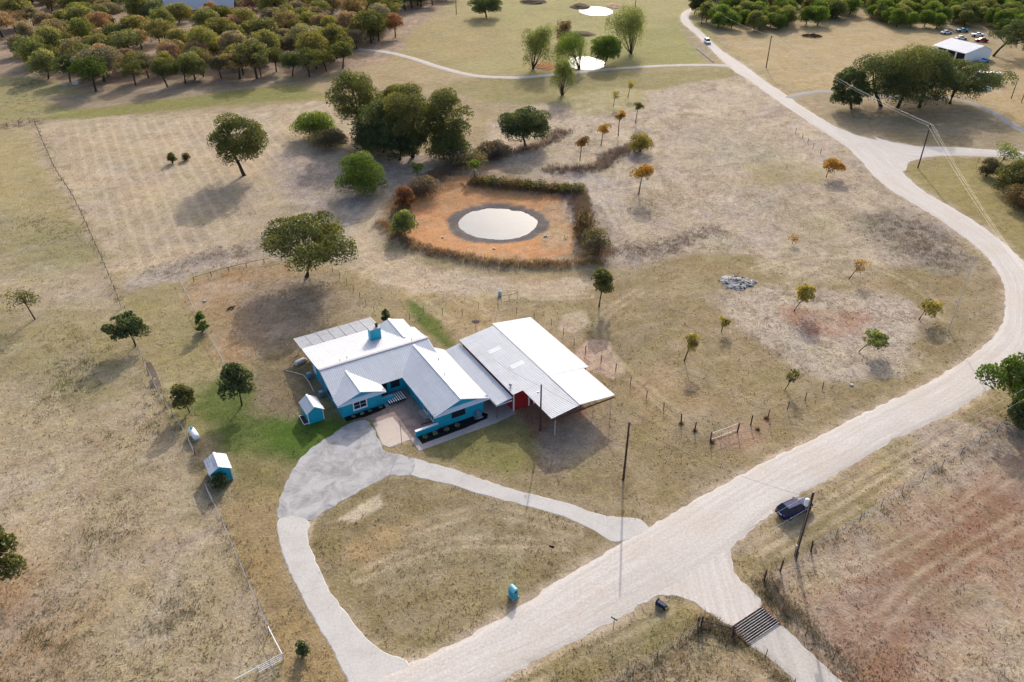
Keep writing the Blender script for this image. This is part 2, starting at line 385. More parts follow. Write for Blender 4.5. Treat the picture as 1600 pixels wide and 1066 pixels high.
def strip(pairs, step=.6):
    L = catmull(W([p[0] for p in pairs]), .1); R = catmull(W([p[1] for p in pairs]), .1)
    # resample both edges by the same number of pieces per pair
    def seg(pts):
        A = W(pts); out = []
        n = len(A)
        for i in range(n - 1):
            p0, p1, p2, p3 = A[max(i - 1, 0)], A[i], A[i + 1], A[min(i + 2, n - 1)]; m = cnt[i]
            for k in range(m):
                t = k / m
                out.append(.5 * (2 * p1 + (p2 - p0) * t + (2 * p0 - 5 * p1 + 4 * p2 - p3) * t * t + (3 * p1 - p0 - 3 * p2 + p3) * t ** 3))
        out.append(A[-1]); return np.array(out)
    C = (W([p[0] for p in pairs]) + W([p[1] for p in pairs])) / 2
    cnt = [max(2, int(np.linalg.norm(C[i + 1] - C[i]) / step)) for i in range(len(C) - 1)]
    return seg([p[0] for p in pairs]), seg([p[1] for p in pairs])
def rag(P, amp, sd, freq=1.3):                # ragged edge: move points by noise
    P = P.copy(); P[:, 0] += (fbm(P[:, 0] * freq, P[:, 1] * freq, sd, 3) - .5) * 2 * amp; P[:, 1] += (fbm(P[:, 0] * freq + 40, P[:, 1] * freq, sd + 5, 3) - .5) * 2 * amp
    return P
def road_strip(name, L, R, z, mat, cols=12, amp=.3, sd=3):
    L, R = rag(L, amp, sd), rag(R, amp, sd + 9); n = len(L); along = np.r_[0, np.cumsum(np.linalg.norm(np.diff((L + R) / 2, axis=0), axis=1))]
    V, A = [], []
    for j in range(cols + 1):
        t = j / cols; P = L * (1 - t) + R * t
        crown = .06 * (1 - (2 * t - 1) ** 2) - .05 - (.07 if j in (0, cols) else 0)
        V.append(np.c_[P, np.full(n, z + crown)]); A.append(np.c_[np.linalg.norm(R - L, axis=1) * t, along, np.zeros(n)])
    V = np.vstack(V); A = np.vstack(A); i = np.arange(n - 1); F = []
    for j in range(cols): F.append(np.c_[j * n + i, (j + 1) * n + i, (j + 1) * n + i + 1, j * n + i + 1])
    o = npmesh(name, V, np.vstack(F), mat, [('lane', 'FLOAT_VECTOR', 'POINT', A)], smooth=True); tag(o, kind='structure'); return o
def center_pairs(line, width):
    C = catmull(W(line), .8); d = np.gradient(C, axis=0); d /= np.linalg.norm(d, axis=1)[:, None]; nrm = np.c_[-d[:, 1], d[:, 0]]
    return C + nrm * width / 2, C - nrm * width / 2
def sheet(name, poly, z, mat, amp=.2, sd=1, smooth=True, world=False):
    P = np.array(poly, float) if world else W(poly)
    if smooth: P = catmull(P, .5, True)
    else: P = np.vstack([np.linspace(P[i], P[(i + 1) % len(P)], max(2, int(np.linalg.norm(P[(i + 1) % len(P)] - P[i]) / .6)), endpoint=False) for i in range(len(P))])
    if amp: P = rag(P, amp, sd)
    a = np.sum(P[:, 0] * np.roll(P[:, 1], -1) - np.roll(P[:, 0], -1) * P[:, 1])
    if a < 0: P = P[::-1]
    z -= .045; n = len(P); d = np.roll(P, -1, 0) - np.roll(P, 1, 0); d /= np.linalg.norm(d, axis=1)[:, None] + 1e-9
    Q = P + np.c_[d[:, 1], -d[:, 0]] * (.22 if amp else .02)
    me = bpy.data.meshes.new(name); me.from_pydata([(x, y, z) for x, y in P] + [(x, y, -.09) for x, y in Q], [], [tuple(range(n))] + [(k, n + k, n + (k + 1) % n, (k + 1) % n) for k in range(n)]); me.materials.append(M[mat])
    P0, P = P, np.vstack([P, Q])
    at = me.attributes.new('lane', 'FLOAT_VECTOR', 'POINT'); at.data.foreach_set('vector', np.c_[P, np.zeros(len(P))].astype(np.float32).ravel())
    o = bpy.data.objects.new(name, me); COL.objects.link(o); tag(o, kind='structure'); return o, P0
rL, rR = strip(ROADP); sL, sR = strip(SIDEP)
GUARDAPP = [(975,930),(1000,946),(1022,933),(1051,929),(1081,938),(1107,957),(1146,978),(1188,946),(1170,919),(1149,898),(1141,871),(1142,850),(1161,831),(1207,801),(1160,800),(1080,850)]
GLANE = [(1168,1001),(1210,974),(1255,1010),(1300,1054),(1330,1085),(1262,1090),(1243,1064),(1205,1030)]
def C4(pts): return [(400 + x * .2346, 600 + y * .2346) for x, y in pts]
APRON = C4([(160,905),(150,850),(160,770),(200,670),(240,590),(290,510),(350,450),(430,390),(500,350),(600,275),(720,238),(770,290),(800,350),(830,400),(860,450),(950,475),(1055,505),(1035,600),(890,612),(760,670),(640,740),(500,820),(420,870),(380,903)])
DRIVEL = [(437,811),(478,811),(481,847),(506,906),(534,951),(568,994),(605,1022),(632,1033),(640,1050),(602,1075),(560,1090),(545,1064),(520,1016),(495,974),(467,920),(448,880),(438,848)]
DRIVER = C4([(1030,497),(1150,527),(1279,557)]) + [(760,752),(820,770),(890,787),(922,799),(957,808),(1000,812),(1010,830),(963,847),(941,836),(917,823),(882,807),(840,795),(790,782),(740,768),(700,755)] + C4([(1030,603)])
BACKLANE = [(560,77),(600,81),(640,90),(690,106),(740,118),(790,121),(830,120),(900,113),(980,106),(1060,102),(1120,102),(1160,105)]
RANCHLANE = [(1228,153),(1260,146),(1290,143),(1330,147),(1400,151),(1460,152),(1500,156),(1540,170),(1570,188),(1600,205),(1660,240)]
WOODLANE = [(330,8),(370,28),(400,42),(418,52),(436,64)]
POND = G(778, 345)[:2]; PONDR = (11.2, 10.4)
HOUSE_O = np.array([-24.2, 87.59]); HA = math.radians(30.5)
HU = np.array([math.cos(HA), math.sin(HA)]); HV = np.array([math.sin(HA), -math.cos(HA)])
def HW(u, v): return HOUSE_O + HU * u + HV * v

BERM = [[(596,350),(640,383),(700,398),(770,412),(860,415),(935,412)],[(620,340),(650,300),(690,270),(735,250)],[(735,288),(800,295),(860,298),(905,300)],[(905,305),(912,340),(915,375),(935,400)]]
BERMW = [catmull(W(b), 1.0) for b in BERM]
BLO = np.min([b.min(0) for b in BERMW], 0) - 6; BHI = np.max([b.max(0) for b in BERMW], 0) + 6
def relief(P):
    h = np.zeros(len(P)); x, y = P[:, 0], P[:, 1]
    q = np.sqrt(((x - POND[0]) / 19.8) ** 2 + ((y - POND[1]) / 18.4) ** 2) + (fbm(x * .16, y * .16, 61, 3) - .5) * .09
    h -= .55 * (1 - sstep(.42, 1.0, q)) + .35 * (1 - sstep(.34, .45, q))
    ix = np.where((x > BLO[0]) & (x < BHI[0]) & (y > BLO[1]) & (y < BHI[1]))[0]
    if len(ix):
        for b, a in zip(BERMW, (.55, .5, .5, .35)): h[ix] += a * np.exp(-(ldist(P[ix], b) / 1.7) ** 2)
    return h
def zat(p):
    return float(relief(np.array([[p[0], p[1]]]))[0])

# colour of the land: what grows or lies there, and tones lifted where shadows fall
REG = [  # outline, colour, feather (m), straw/stone speckle
 ([(-200,200),(50,195),(190,480),(240,600),(340,800),(440,1030),(380,1120),(-300,1120)],(176,158,124),1.0,.25),
 ([(-60,480),(150,500),(230,560),(150,640),(0,610),(-100,560)],(156,144,104),6,.15),
 ([(-60,330),(120,320),(170,400),(60,425),(-60,400)],(152,142,102),6,.15),
 ([(-60,205),(60,205),(120,320),(40,330),(-60,300)],(172,156,112),5,.1),
 ([(-60,640),(150,690),(250,760),(300,860),(150,870),(-60,800)],(184,164,132),8,.3),
 ([(-60,860),(60,900),(120,960),(60,1066),(-60,1066)],(172,142,108),6,.3),
 ([(60,195),(330,178),(530,165),(560,250),(500,330),(420,390),(300,405),(205,445),(185,430)],(190,170,140),2,.35),
 ([(60,182),(160,166),(300,150),(500,128),(520,150),(300,170),(100,188)],(146,142,88),1.5,0),
 ([(200,455),(230,418),(420,372),(560,290),(640,240),(800,270),(700,300),(600,350),(560,400),(440,408),(300,432)],(178,164,150),2,.55),
 ([(230,425),(300,400),(400,375),(450,360),(400,392),(300,420),(240,438)],(132,120,108),1.5,.5),
 ([(430,240),(600,245),(740,230),(720,280),(600,300),(480,330)],(162,148,140),3,.5),
 ([(200,470),(282,445),(352,580),(330,640),(300,690),(240,600)],(160,147,104),1,.1),
 ([(300,640),(330,600),(400,590),(480,640),(540,655),(600,680),(480,730),(420,725),(350,715)],(104,116,62),2.2,0),
 ([(420,640),(480,640),(540,665),(500,705),(440,710)],(88,112,46),2,0),
 ([(345,715),(440,725),(440,810),(380,830),(350,790)],(140,128,84),2,.05),
 ([(300,440),(440,408),(470,470),(460,500),(400,560),(350,560)],(168,138,102),2,.2),
 ([(380,445),(530,445),(520,500),(460,530),(400,525)],(152,130,108),3,.25),  # under the broad oak: colour raised to lighten its cast shadow
 ([(420,530),(470,520),(500,600),(470,640),(400,640)],(136,120,92),2,.15),
 ([(540,440),(700,420),(760,470),(720,520),(660,500),(600,490)],(168,148,104),3,.2),
 ([(640,470),(660,480),(710,530),(715,545),(690,545),(650,500)],(108,118,62),1,0),
 ([(590,340),(640,290),(720,255),(900,295),(915,390),(890,415),(760,415),(640,388)],(150,122,88),1.2,.3),
 ([(676,290),(720,272),(780,292),(895,305),(900,370),(885,398),(830,404),(740,400),(645,376),(628,350),(650,310)],(206,150,102),.8,.12),
 ([(850,320),(895,318),(895,380),(860,390),(845,360)],(194,156,118),1.5,.25),
 ([(560,400),(620,395),(700,420),(830,440),(930,430),(930,452),(830,468),(680,456),(580,440)],(206,184,156),1.5,.35),
 ([(575,330),(600,320),(585,360),(600,390),(560,400),(555,360)],(196,176,148),1.5,.2),
 ([(850,140),(1130,112),(1340,245),(1500,370),(1440,425),(1200,430),(1000,400),(925,385),(905,300),(800,270),(760,205),(850,150)],(186,167,144),3,.6),
 ([(1050,215),(1130,200),(1220,230),(1200,265),(1090,262)],(162,153,130),4,.5),
 ([(1170,258),(1260,255),(1300,280),(1200,292)],(166,153,114),3,.2),
 ([(850,262),(930,260),(960,238),(1012,220),(1004,238),(945,268),(880,282)],(146,130,124),1.5,.4),
 ([(940,285),(1060,280),(1050,330),(960,340)],(176,156,132),4,.6),
 ([(640,110),(820,122),(1130,106),(1160,118),(1110,126),(860,165),(740,152)],(152,142,96),2,.05),
 ([(900,150),(1000,140),(1000,170),(900,180)],(170,160,112),3,.2),
 ([(880,290),(960,270),(980,300),(960,380),(920,380)],(174,164,160),2,.6),
 ([(930,440),(1100,392),(1300,420),(1540,400),(1565,470),(1540,535),(1290,672),(1080,772),(1000,802),(880,782),(760,745),(640,702),(780,650),(880,560),(905,490)],(152,134,98),2,.15),
 ([(1130,470),(1250,450),(1420,470),(1400,560),(1290,590),(1200,545)],(180,166,150),3,.9),
 ([(1230,480),(1340,480),(1350,515),(1270,525)],(166,126,104),2,.4),
 ([(1330,345),(1400,325),(1480,360),(1520,420),(1460,428),(1370,388)],(128,119,104),3,.35),
 ([(930,338),(1000,378),(1100,352),(1130,368),(1020,412),(930,408)],(150,136,124),2,.5),
 ([(1270,330),(1340,380),(1360,430),(1260,440),(1200,400)],(170,156,128),4,.4),
 ([(880,492),(915,485),(922,505),(897,520),(873,515)],(206,184,160),.35,.3),
 ([(893,557),(925,528),(950,533),(977,582),(960,595),(920,578)],(202,176,154),.35,.3),
 ([(1000,560),(1090,600),(1110,680),(1050,690),(990,640)],(168,144,108),3,.15),
 ([(1095,690),(1160,672),(1200,660),(1180,690),(1120,705)],(172,140,116),1.2,.1),
 ([(700,660),(790,650),(850,690),(830,730),(720,720),(660,700)],(138,132,86),2,0),
 ([(800,642),(830,626),(900,600),(915,640),(890,690),(845,690),(822,662)],(158,116,94),.8,.15),
 ([(845,690),(890,650),(950,690),(860,742)],(172,152,132),1.5,.25),  # barn bay's shadow area: paler ground colour painted in to lift the shade
 ([(480,830),(560,752),(650,747),(820,800),(955,850),(720,992),(640,1020),(580,992),(520,920)],(148,132,95),.8,.12),
 ([(640,820),(760,800),(860,850),(720,900),(600,920)],(150,136,102),4,.25),
 ([(528,812),(590,773),(600,790),(552,817)],(214,196,170),.35,.2),
 ([(478,815),(490,812),(486,852),(480,850)],(208,188,162),.3,.2),
 ([(530,850),(600,818),(645,818),(585,870),(530,882)],(178,152,112),2,.1),
 ([(345,800),(430,760),(450,890),(545,1075),(440,1075),(440,1030)],(164,142,102),.8,.05),
 ([(1150,880),(1300,790),(1600,592),(1640,615),(1270,862),(1200,900)],(146,132,92),.6,.1),
 ([(740,1090),(960,975),(1030,935),(1100,965),(1010,1040),(930,1090)],(146,132,90),.6,.1),
 ([(1200,902),(1290,842),(1600,645),(1900,640),(1900,1250),(1450,1150),(1320,1062),(1240,980)],(182,159,130),.8,.35),
 ([(1320,900),(1430,790),(1600,700),(1640,840),(1540,930),(1460,1020),(1420,1090),(1300,1080),(1275,970)],(152,114,92),5,.15),
 ([(1420,680),(1560,650),(1640,650),(1600,690),(1440,760)],(150,132,114),2,.4),
 ([(1195,905),(1215,895),(1260,960),(1330,1050),(1300,1045),(1230,985)],(146,126,102),.8,.3),
 ([(1090,982),(1140,1002),(1225,1075),(900,1110)],(166,144,110),.8,.25),
 ([(640,95),(700,20),(760,-40),(1080,-40),(1075,40),(1130,95),(820,118)],(166,155,110),5,0),
 ([(920,60),(1080,30),(1112,92),(900,100)],(154,150,98),4,0),
 ([(780,-10),(930,-10),(1060,10),(1040,40),(800,50)],(162,154,106),6,0),
 ([(580,80),(700,30),(800,60),(700,104)],(168,152,110),5,0),
 ([(430,110),(560,90),(660,100),(740,125),(640,135),(530,150)],(170,150,114),3,.1),
 ([(1130,40),(1290,42),(1340,24),(1480,45),(1560,110),(1500,150),(1290,138),(1200,122)],(182,160,116),3,.15),
 ([(1540,100),(1800,60),(1800,260),(1600,200),(1520,155)],(184,160,118),2,.15),
 ([(1240,160),(1300,146),(1450,152),(1570,190),(1620,238),(1400,222),(1310,198)],(162,145,114),1.5,.15),  # below the grove: land tone brightened to soften the oaks' shade
 ([(1412,264),(1470,246),(1620,250),(1680,450),(1590,390),(1470,312)],(158,144,96),.8,.03),
 ([(1060,40),(1090,60),(1120,95),(1105,98),(1075,60),(1055,35)],(150,136,104),1.5,.2),
 ([(-100,120),(30,120),(130,148),(300,137),(440,124),(570,102),(640,55),(660,-60),(-200,-60)],(156,130,108),3,.3),
 ([(-100,130),(40,120),(150,152),(70,182),(-100,198)],(164,154,106),2,.05),
 ([(60,150),(130,148),(300,140),(520,118),(300,150),(120,170)],(158,140,116),2,.15),
]
# the pasture's wire fences and worn lines
def land(P, want_speck=True):
    n = len(P); col = np.tile(np.array(S(166, 148, 112)), (n, 1)); sp = np.full(n, .15)
    x, y = P[:, 0], P[:, 1]
    wob = fbm(x * .12, y * .12, 31, 4) - .5; wob2 = fbm(x * .5, y * .5, 41, 3) - .5
    for poly, c, f, s in REGW:
        lo, hi = poly.min(0) - 3 * f - 2, poly.max(0) + 3 * f + 2
        idx = np.where((x > lo[0]) & (x < hi[0]) & (y > lo[1]) & (y < hi[1]))[0]
        if not len(idx): continue
        d = sdist(P[idx], poly) + (wob[idx] * 2.6 + wob2[idx] * 1.6) * min(f, 2.2)
        w = sstep(-f, f, d)[:, None]
        col[idx] = col[idx] * (1 - w) + np.array(c) * w; sp[idx] = sp[idx] * (1 - w[:, 0]) + s * w[:, 0]
    # pond margin: grey cracked mud
    q = np.sqrt(((x - POND[0]) / PONDR[0]) ** 2 + ((y - POND[1]) / PONDR[1]) ** 2) + wob2 * .10 + wob * .14
    w = (1 - sstep(.96, 1.03, q))[:, None]; col = col * (1 - w) + np.array(S(112, 106, 106)) * w; sp *= (1 - w[:, 0] * .8)
    # dust blown from the gravel onto the verges
    dr = np.full(n, 50.0)
    for ln in (rL, rR, sL, sR):
        for a in range(0, len(ln) - 1, 40):
            sg = ln[a:a + 41:3]; sg = np.vstack([sg, ln[min(a + 40, len(ln) - 1)][None]]); lo, hi = sg.min(0) - 4, sg.max(0) + 4
            ix = np.where((x > lo[0]) & (x < hi[0]) & (y > lo[1]) & (y < hi[1]))[0]
            if len(ix): dr[ix] = np.minimum(dr[ix], ldist(P[ix], sg))
    w = (np.exp(-np.maximum(dr - .15, 0) / .5) * (.55 + wob2 * 1.6)).clip(0, .85)[:, None]; col = col * (1 - w) + np.array(S(206, 186, 164)) * w
    # broken sward: olive, straw, lilac-grey and brown patches
    wx, wy = x + 3.0 * (fbm(x * .1, y * .1, 101, 3) - .5) * 4, y + 3.0 * (fbm(x * .1 + 9, y * .1, 107, 3) - .5) * 4
    for sd_, fq, an, lo_, hi_, amt, cc in ((111, .16, .55, .54, .68, .55, (150, 140, 110)), (121, .34, .6, .52, .66, .55, (210, 192, 166)), (131, .20, .5, .55, .70, .5, (176, 164, 158)), (141, .42, .7, .55, .68, .55, (140, 120, 102)), (151, .75, .5, .54, .66, .5, (206, 190, 168))):
        ca_, sa_ = math.cos(sd_), math.sin(sd_); u_, v_ = wx * ca_ + wy * sa_, (-wx * sa_ + wy * ca_) * an
        w = (sstep(lo_, hi_, fbm(u_ * fq, v_ * fq, sd_, 4)) * amt * np.clip(sp * 1.6 + .02, 0, 1))[:, None]; col = col * (1 - w) + np.array(S(*cc)) * w
    # wheel tracks worn into the grass
    for ln in TRACKS:
        lo, hi = ln.min(0) - 2, ln.max(0) + 2; ix = np.where((x > lo[0]) & (x < hi[0]) & (y > lo[1]) & (y < hi[1]))[0]
        if len(ix):
            d = ldist(P[ix], ln); w = (np.exp(-((d - .75) / .35) ** 2) * (.42 + wob2[ix] * .8)).clip(0, .7)[:, None]
            col[ix] = col[ix] * (1 - w) + np.array(S(212, 192, 164)) * w
    # green flecks where the pasture still grows
    g = sstep(.56, .74, fbm(x * .22 + 9, y * .22, 71, 4)) * .40; g = (g * (col[:, 0] < .45))[:, None]
    col = col * (1 - g) + col * np.array([.86, .95, .74]) * g
    return np.clip(col * (1 + wob * .28 + wob2 * .10)[:, None], 0, 1), np.clip(sp, 0, 1)
TRACKS = [catmull(W(l), 1.0) for l in ([(575,335),(570,375),(605,402),(700,432),(830,452),(925,448)],[(560,345),(552,385),(600,415),(700,446),(830,464),(920,462)],[(585,330),(600,310),(660,290)],[(590,420),(650,465),(700,500)],[(610,410),(680,450),(760,490)],[(1000,455),(940,500),(950,550),(1000,600),(1060,650)],[(860,215),(920,190),(1000,195),(1100,230),(1150,280)],[(850,230),(930,205),(1020,215),(1100,260)],[(870,180),(1000,165),(1150,190),(1250,260)],[(960,260),(950,310),(970,360)],[(975,255),(966,310),(985,360)],[(1180,420),(1300,400),(1420,440),(1480,500)],[(220,300),(330,280),(440,300)],[(100,190),(300,175),(500,160)],[(640,830),(760,800),(900,830)],[(560,900),(700,850),(880,850)],[(1180,860),(1300,785),(1500,660)],[(1200,868),(1320,795),(1520,668)],[(800,1075),(930,1005),(1040,950)],[(1300,900),(1420,850),(1580,740)],[(1350,1000),(1450,900),(1600,810)])]
REGW = [(catmull(W(p), 3.0, True), S(*c), f, s) for p, c, f, s in REG]

def axis(lo, hi, d0, far, d1):
    a = list(np.arange(lo, hi + 1e-6, d0))
    def grow(s, end, sgn):
        out, d, x = [], d0, s
        while abs(x) < abs(end):
            d = min(d * 1.045, d1) if abs(x) < 440 else d * 1.35
            x += sgn * d; out.append(x)
        return out
    return np.array(sorted(grow(lo, -far, -1) + a + grow(hi, far, 1)))
gx = axis(-70, 70, .45, 4500, 1.8); gy = axis(46, 140, .45, 4500, 1.8); gy = gy[gy > -60]
X, Y = np.meshgrid(gx, gy); P2 = np.c_[X.ravel(), Y.ravel()]
near = (np.abs(P2[:, 0]) < 420) & (P2[:, 1] < 640) & (P2[:, 1] > 20)
lc = np.tile(np.array(S(166, 148, 112)), (len(P2), 1)); ls = np.full(len(P2), .15)
lc[near], ls[near] = land(P2[near])
hz = np.zeros(len(P2)); hz[near] = relief(P2[near])
micro = (fbm(P2[:, 0] * .8, P2[:, 1] * .8, 90, 3) - .5) * .07
hz += np.where(near, micro, 0) - .035
nx, ny = len(gx), len(gy); i, j = np.meshgrid(np.arange(nx - 1), np.arange(ny - 1)); k = (j * nx + i).ravel()
gF = np.c_[k, k + 1, k + nx + 1, k + nx]
HAY = W([(60,195),(330,178),(470,185),(440,330),(300,405),(205,445),(185,430)])
hay = np.zeros(len(P2)); ix = np.where(near & (np.abs(P2[:, 0] + 60) < 90) & (P2[:, 1] > 90) & (P2[:, 1] < 260))[0]
hay[ix] = sstep(0, 5, sdist(P2[ix], HAY)) * np.clip(.25 + 1.5 * fbm(P2[ix, 0] * .07, P2[ix, 1] * .07, 77, 3), 0, 1)
g = npmesh('ground', np.c_[P2, hz], gF, 'land', [('Col', 'FLOAT_COLOR', 'POINT', np.c_[lc, np.ones(len(lc))]), ('speck', 'FLOAT', 'POINT', ls), ('hay', 'FLOAT', 'POINT', hay)], smooth=True)
tag(g, kind='structure')

road_strip('gravel_road', rL, rR, .055, 'road')
road_strip('gravel_side_road', sL, sR, .050, 'road', sd=13)
sheet('gravel_junction', [(1290,204),(1309,200),(1340,212),(1377,220),(1420,226),(1445,236),(1440,247),(1420,254),(1412,268),(1385,268),(1345,245)], .062, 'road', .3, 15)
sheet('gravel_approach', GUARDAPP, .046, 'road', .3, 5)
sheet('ranch_gate_lane', GLANE, .050, 'lane', .2, 6)
sheet('gravel_apron', APRON, .046, 'apron', .3, 7)
sheet('concrete_driveway', DRIVEL, .050, 'drive', .2, 8)
sheet('caliche_driveway', DRIVER, .041, 'drive', .2, 9)
for nm, ln, w, mt, sd_ in (('gravel_lane', BACKLANE, 3.4, 'lane', 21), ('ranch_lane', RANCHLANE, 3.4, 'greylane', 22), ('wood_lane', WOODLANE, 4.0, 'greylane', 23)):
    a, b = center_pairs(ln, w); road_strip(nm, a, b, .045, mt, 6, .4, sd_)
# water
def blob(name, c, rx, ry, z, sd_, mat='water'):
    n = 90; a = np.linspace(0, 2 * math.pi, n, endpoint=False); r = 1 + (fbm(np.cos(a) * 1.6 + 5, np.sin(a) * 1.6 + 5, sd_, 3) - .5) * .16
    P = np.c_[c[0] + rx * r * np.cos(a), c[1] + ry * r * np.sin(a)]
    me = bpy.data.meshes.new(name); me.from_pydata([(x, y, z) for x, y in P], [], [tuple(range(n))]); me.materials.append(M[mat])
    o = bpy.data.objects.new(name, me); COL.objects.link(o); return tag(o, kind='structure')
blob('pond_water', (POND[0] - .2, POND[1] + .2), 10.2, 9.6, -.64, 3)
c = G(915, 99); blob('far_pond_water', c, 7.0, 10, .06, 8, 'farwater')
c = G(931, 17.5); blob('distant_pond_water', c, 8.0, 12.0, .06, 11, 'farwater')

# ------------------------------------------------------------------ buildings
def pane_window(parent, x0, x1, y, z0, z1, face, mull=1, fmat='trim', fr=.10):
    """window in a wall facing local -y (face='y') or -x (face='x', x0..x1 run along y)"""
    def bx(m, a0, a1, d0, d1, z0, z1):
        if face == 'y': m.box(a0, a1, y - d1, y - d0, z0, z1)
        else: m.box(y - d1, y - d0, a0, a1, z0, z1)
    f = MB(); bx(f, x0, x1, .0, .07, z0, z0 + fr); bx(f, x0, x1, .0, .07, z1 - fr, z1); bx(f, x0, x0 + fr, .0, .068, z0 + fr, z1 - fr); bx(f, x1 - fr, x1, .0, .068, z0 + fr, z1 - fr)
    w = f.build('window', fmat, parent); n = mull + 1; wd = (x1 - x0 - 2 * fr) / n
    for k in range(n):
        p = MB(); bx(p, x0 + fr + k * wd + (.02 if k else 0), x0 + fr + (k + 1) * wd - (.02 if k < n - 1 else 0), .005, .02, z0 + fr, z1 - fr); p.build('pane', 'glass', w)
    m = MB()
    for k in range(1, n): bx(m, x0 + fr + k * wd - .03, x0 + fr + k * wd + .03, .006, .055, z0 + fr, z1 - fr)
    bx(m, x0 + fr, x1 - fr, .02, .045, (z0 + z1) / 2 - .02, (z0 + z1) / 2 + .02)
    m.build('mullion', fmat, w)
    s = MB(); bx(s, x0 - .05, x1 + .05, .0, .11, z0 - .06, z0 - .002); s.build('sill', fmat, w)
    return w
def roof_plane(poly, mat, name, parent, down, thick=.07, rib=.31, rh=.042, rw=.065, trim=True):
    """convex roof sheet in 3-D (top surface, ccw from above) with standing ribs running along vector `down`"""
    P = [np.array(p, float) for p in poly]; nrm = np.zeros(3)
    for a, b in zip(P, P[1:] + P[:1]): nrm += np.cross(a, b)
    nrm /= np.linalg.norm(nrm)
    if nrm[2] < 0: P = P[::-1]; nrm = -nrm
    m = MB(); m.extr([p - nrm * thick for p in P], nrm * thick)
    d = np.array(down, float); d -= nrm * (d @ nrm); d /= np.linalg.norm(d); a = np.cross(nrm, d)
    A = np.array([p @ a for p in P]); T = np.array([p @ d for p in P]); off = nrm * (P[0] @ nrm)
    s = A.min() + rib / 2
    while s < A.max():
        ts = []
        for k in range(len(P)):
            a0, a1, t0, t1 = A[k], A[(k + 1) % len(P)], T[k], T[(k + 1) % len(P)]
            if (a0 - s) * (a1 - s) < 0: ts.append(t0 + (t1 - t0) * (s - a0) / (a1 - a0))
        if len(ts) == 2 and abs(ts[0] - ts[1]) > .1:
            t0, t1 = min(ts) + .01, max(ts) - .01; Q = lambda aa, tt, hh: off + a * aa + d * tt + nrm * hh
            i = len(m.v); w = rw / 2
            m.v += [tuple(Q(s - w, t0, -.01)), tuple(Q(s - w * .4, t0, rh)), tuple(Q(s + w * .4, t0, rh)), tuple(Q(s + w, t0, -.01)),
                    tuple(Q(s - w, t1, -.01)), tuple(Q(s - w * .4, t1, rh)), tuple(Q(s + w * .4, t1, rh)), tuple(Q(s + w, t1, -.01))]
            m.f += [(i, i + 1, i + 5, i + 4), (i + 1, i + 2, i + 6, i + 5), (i + 2, i + 3, i + 7, i + 6), (i, i + 3, i + 2, i + 1), (i + 4, i + 5, i + 6, i + 7)]
        s += rib
    o = m.build(name, mat, parent); return o
def bar(parent, name, a, b, w, h, mat):
    a, b = np.array(a, float), np.array(b, float); d = (b - a) / np.linalg.norm(b - a); s = np.cross(d, (0, 0, 1)); s /= np.linalg.norm(s); u = np.cross(s, d)
    m = MB(); m.hexa([a - s * w / 2 - u * h / 2, a + s * w / 2 - u * h / 2, b + s * w / 2 - u * h / 2, b - s * w / 2 - u * h / 2], [a - s * w / 2 + u * h / 2, a + s * w / 2 + u * h / 2, b + s * w / 2 + u * h / 2, b - s * w / 2 + u * h / 2])
    return m.build(name, mat, parent)

# house: local x along the main ridge, local -y towards the road
house = empty('ranch_house', (*HOUSE_O, 0), HA, 'low teal ranch house with white ribbed metal roofs and two front gables', 'house')
w = MB()
w.box(0, 6.1, 0, 2.1, -.2, 2.42)                                  # left front room
w.box(0.001, 16.4, 2.1, 13.0, -.2, 2.6)                               # main body
w.box(10.7, 18.0, -9.1, 2.1, -.2, 2.5)                               # right wing
w.box(11.9, 16.3, 13.0, 15.2, -.2, 2.9)
w.extr([(0, .02, 2.42), (6.1, .02, 2.42), (3.05, .02, 3.55)], (0, 5, 0)); w.extr([(10.7, -9.08, 2.5), (18.0, -9.08, 2.5), (14.35, -9.08, 3.78)], (0, 14, 0))
w.extr([(.001, 2.2, 2.6), (.001, 13.0, 2.6), (.001, 13.0, 3.1), (.001, 9.1, 3.6), (.001, 7.1, 4.05)], (16.3, 0, 0))
w.extr([(11.9, 15.2, 2.8), (14.2, 15.2, 3.5), (16.3, 15.2, 2.8)], (0, -2, 0))
w.build('wall', 'teal', house)
lowa = MB(); lowa.box(6.1, 7.95, -.02, .28, -.1, .95); la = lowa.build('garden_wall', 'teal', house)
MB().box(6.08, 8.0, -.06, .32, .95, 1.02).build('cap', 'teal', la)
lowb = MB(); lowb.box(7.3, 10.7, -9.25, -8.95, -.1, .95); lb = lowb.build('garden_wall', 'teal', house)
MB().box(7.25, 10.72, -9.3, -8.9, .95, 1.02).build('cap', 'trim', lb)
mr = roof_plane([(-.5, 1.5, 2.5), (17.0, 1.5, 2.5), (17.0, 7.1, 4.25), (-.5, 7.1, 4.25)], 'roof', 'front_roof', house, (0, -1, 0))
roof_plane([(-.5, 7.1, 4.25), (17.0, 7.1, 4.25), (17.0, 9.2, 3.75), (-.5, 9.2, 3.75)], 'roof', 'upper_back_roof', house, (0, 1, 0))
roof_plane([(-.5, 9.2, 3.75), (17.0, 9.2, 3.75), (17.0, 12.2, 3.42), (12.3, 15.9, 3.0), (-.5, 15.9, 3.0)], 'roof', 'back_roof', house, (0, 1, 0))
bar(house, 'ridge_cap', (-.55, 7.1, 4.27), (17.05, 7.1, 4.27), .42, .07, 'ridge')
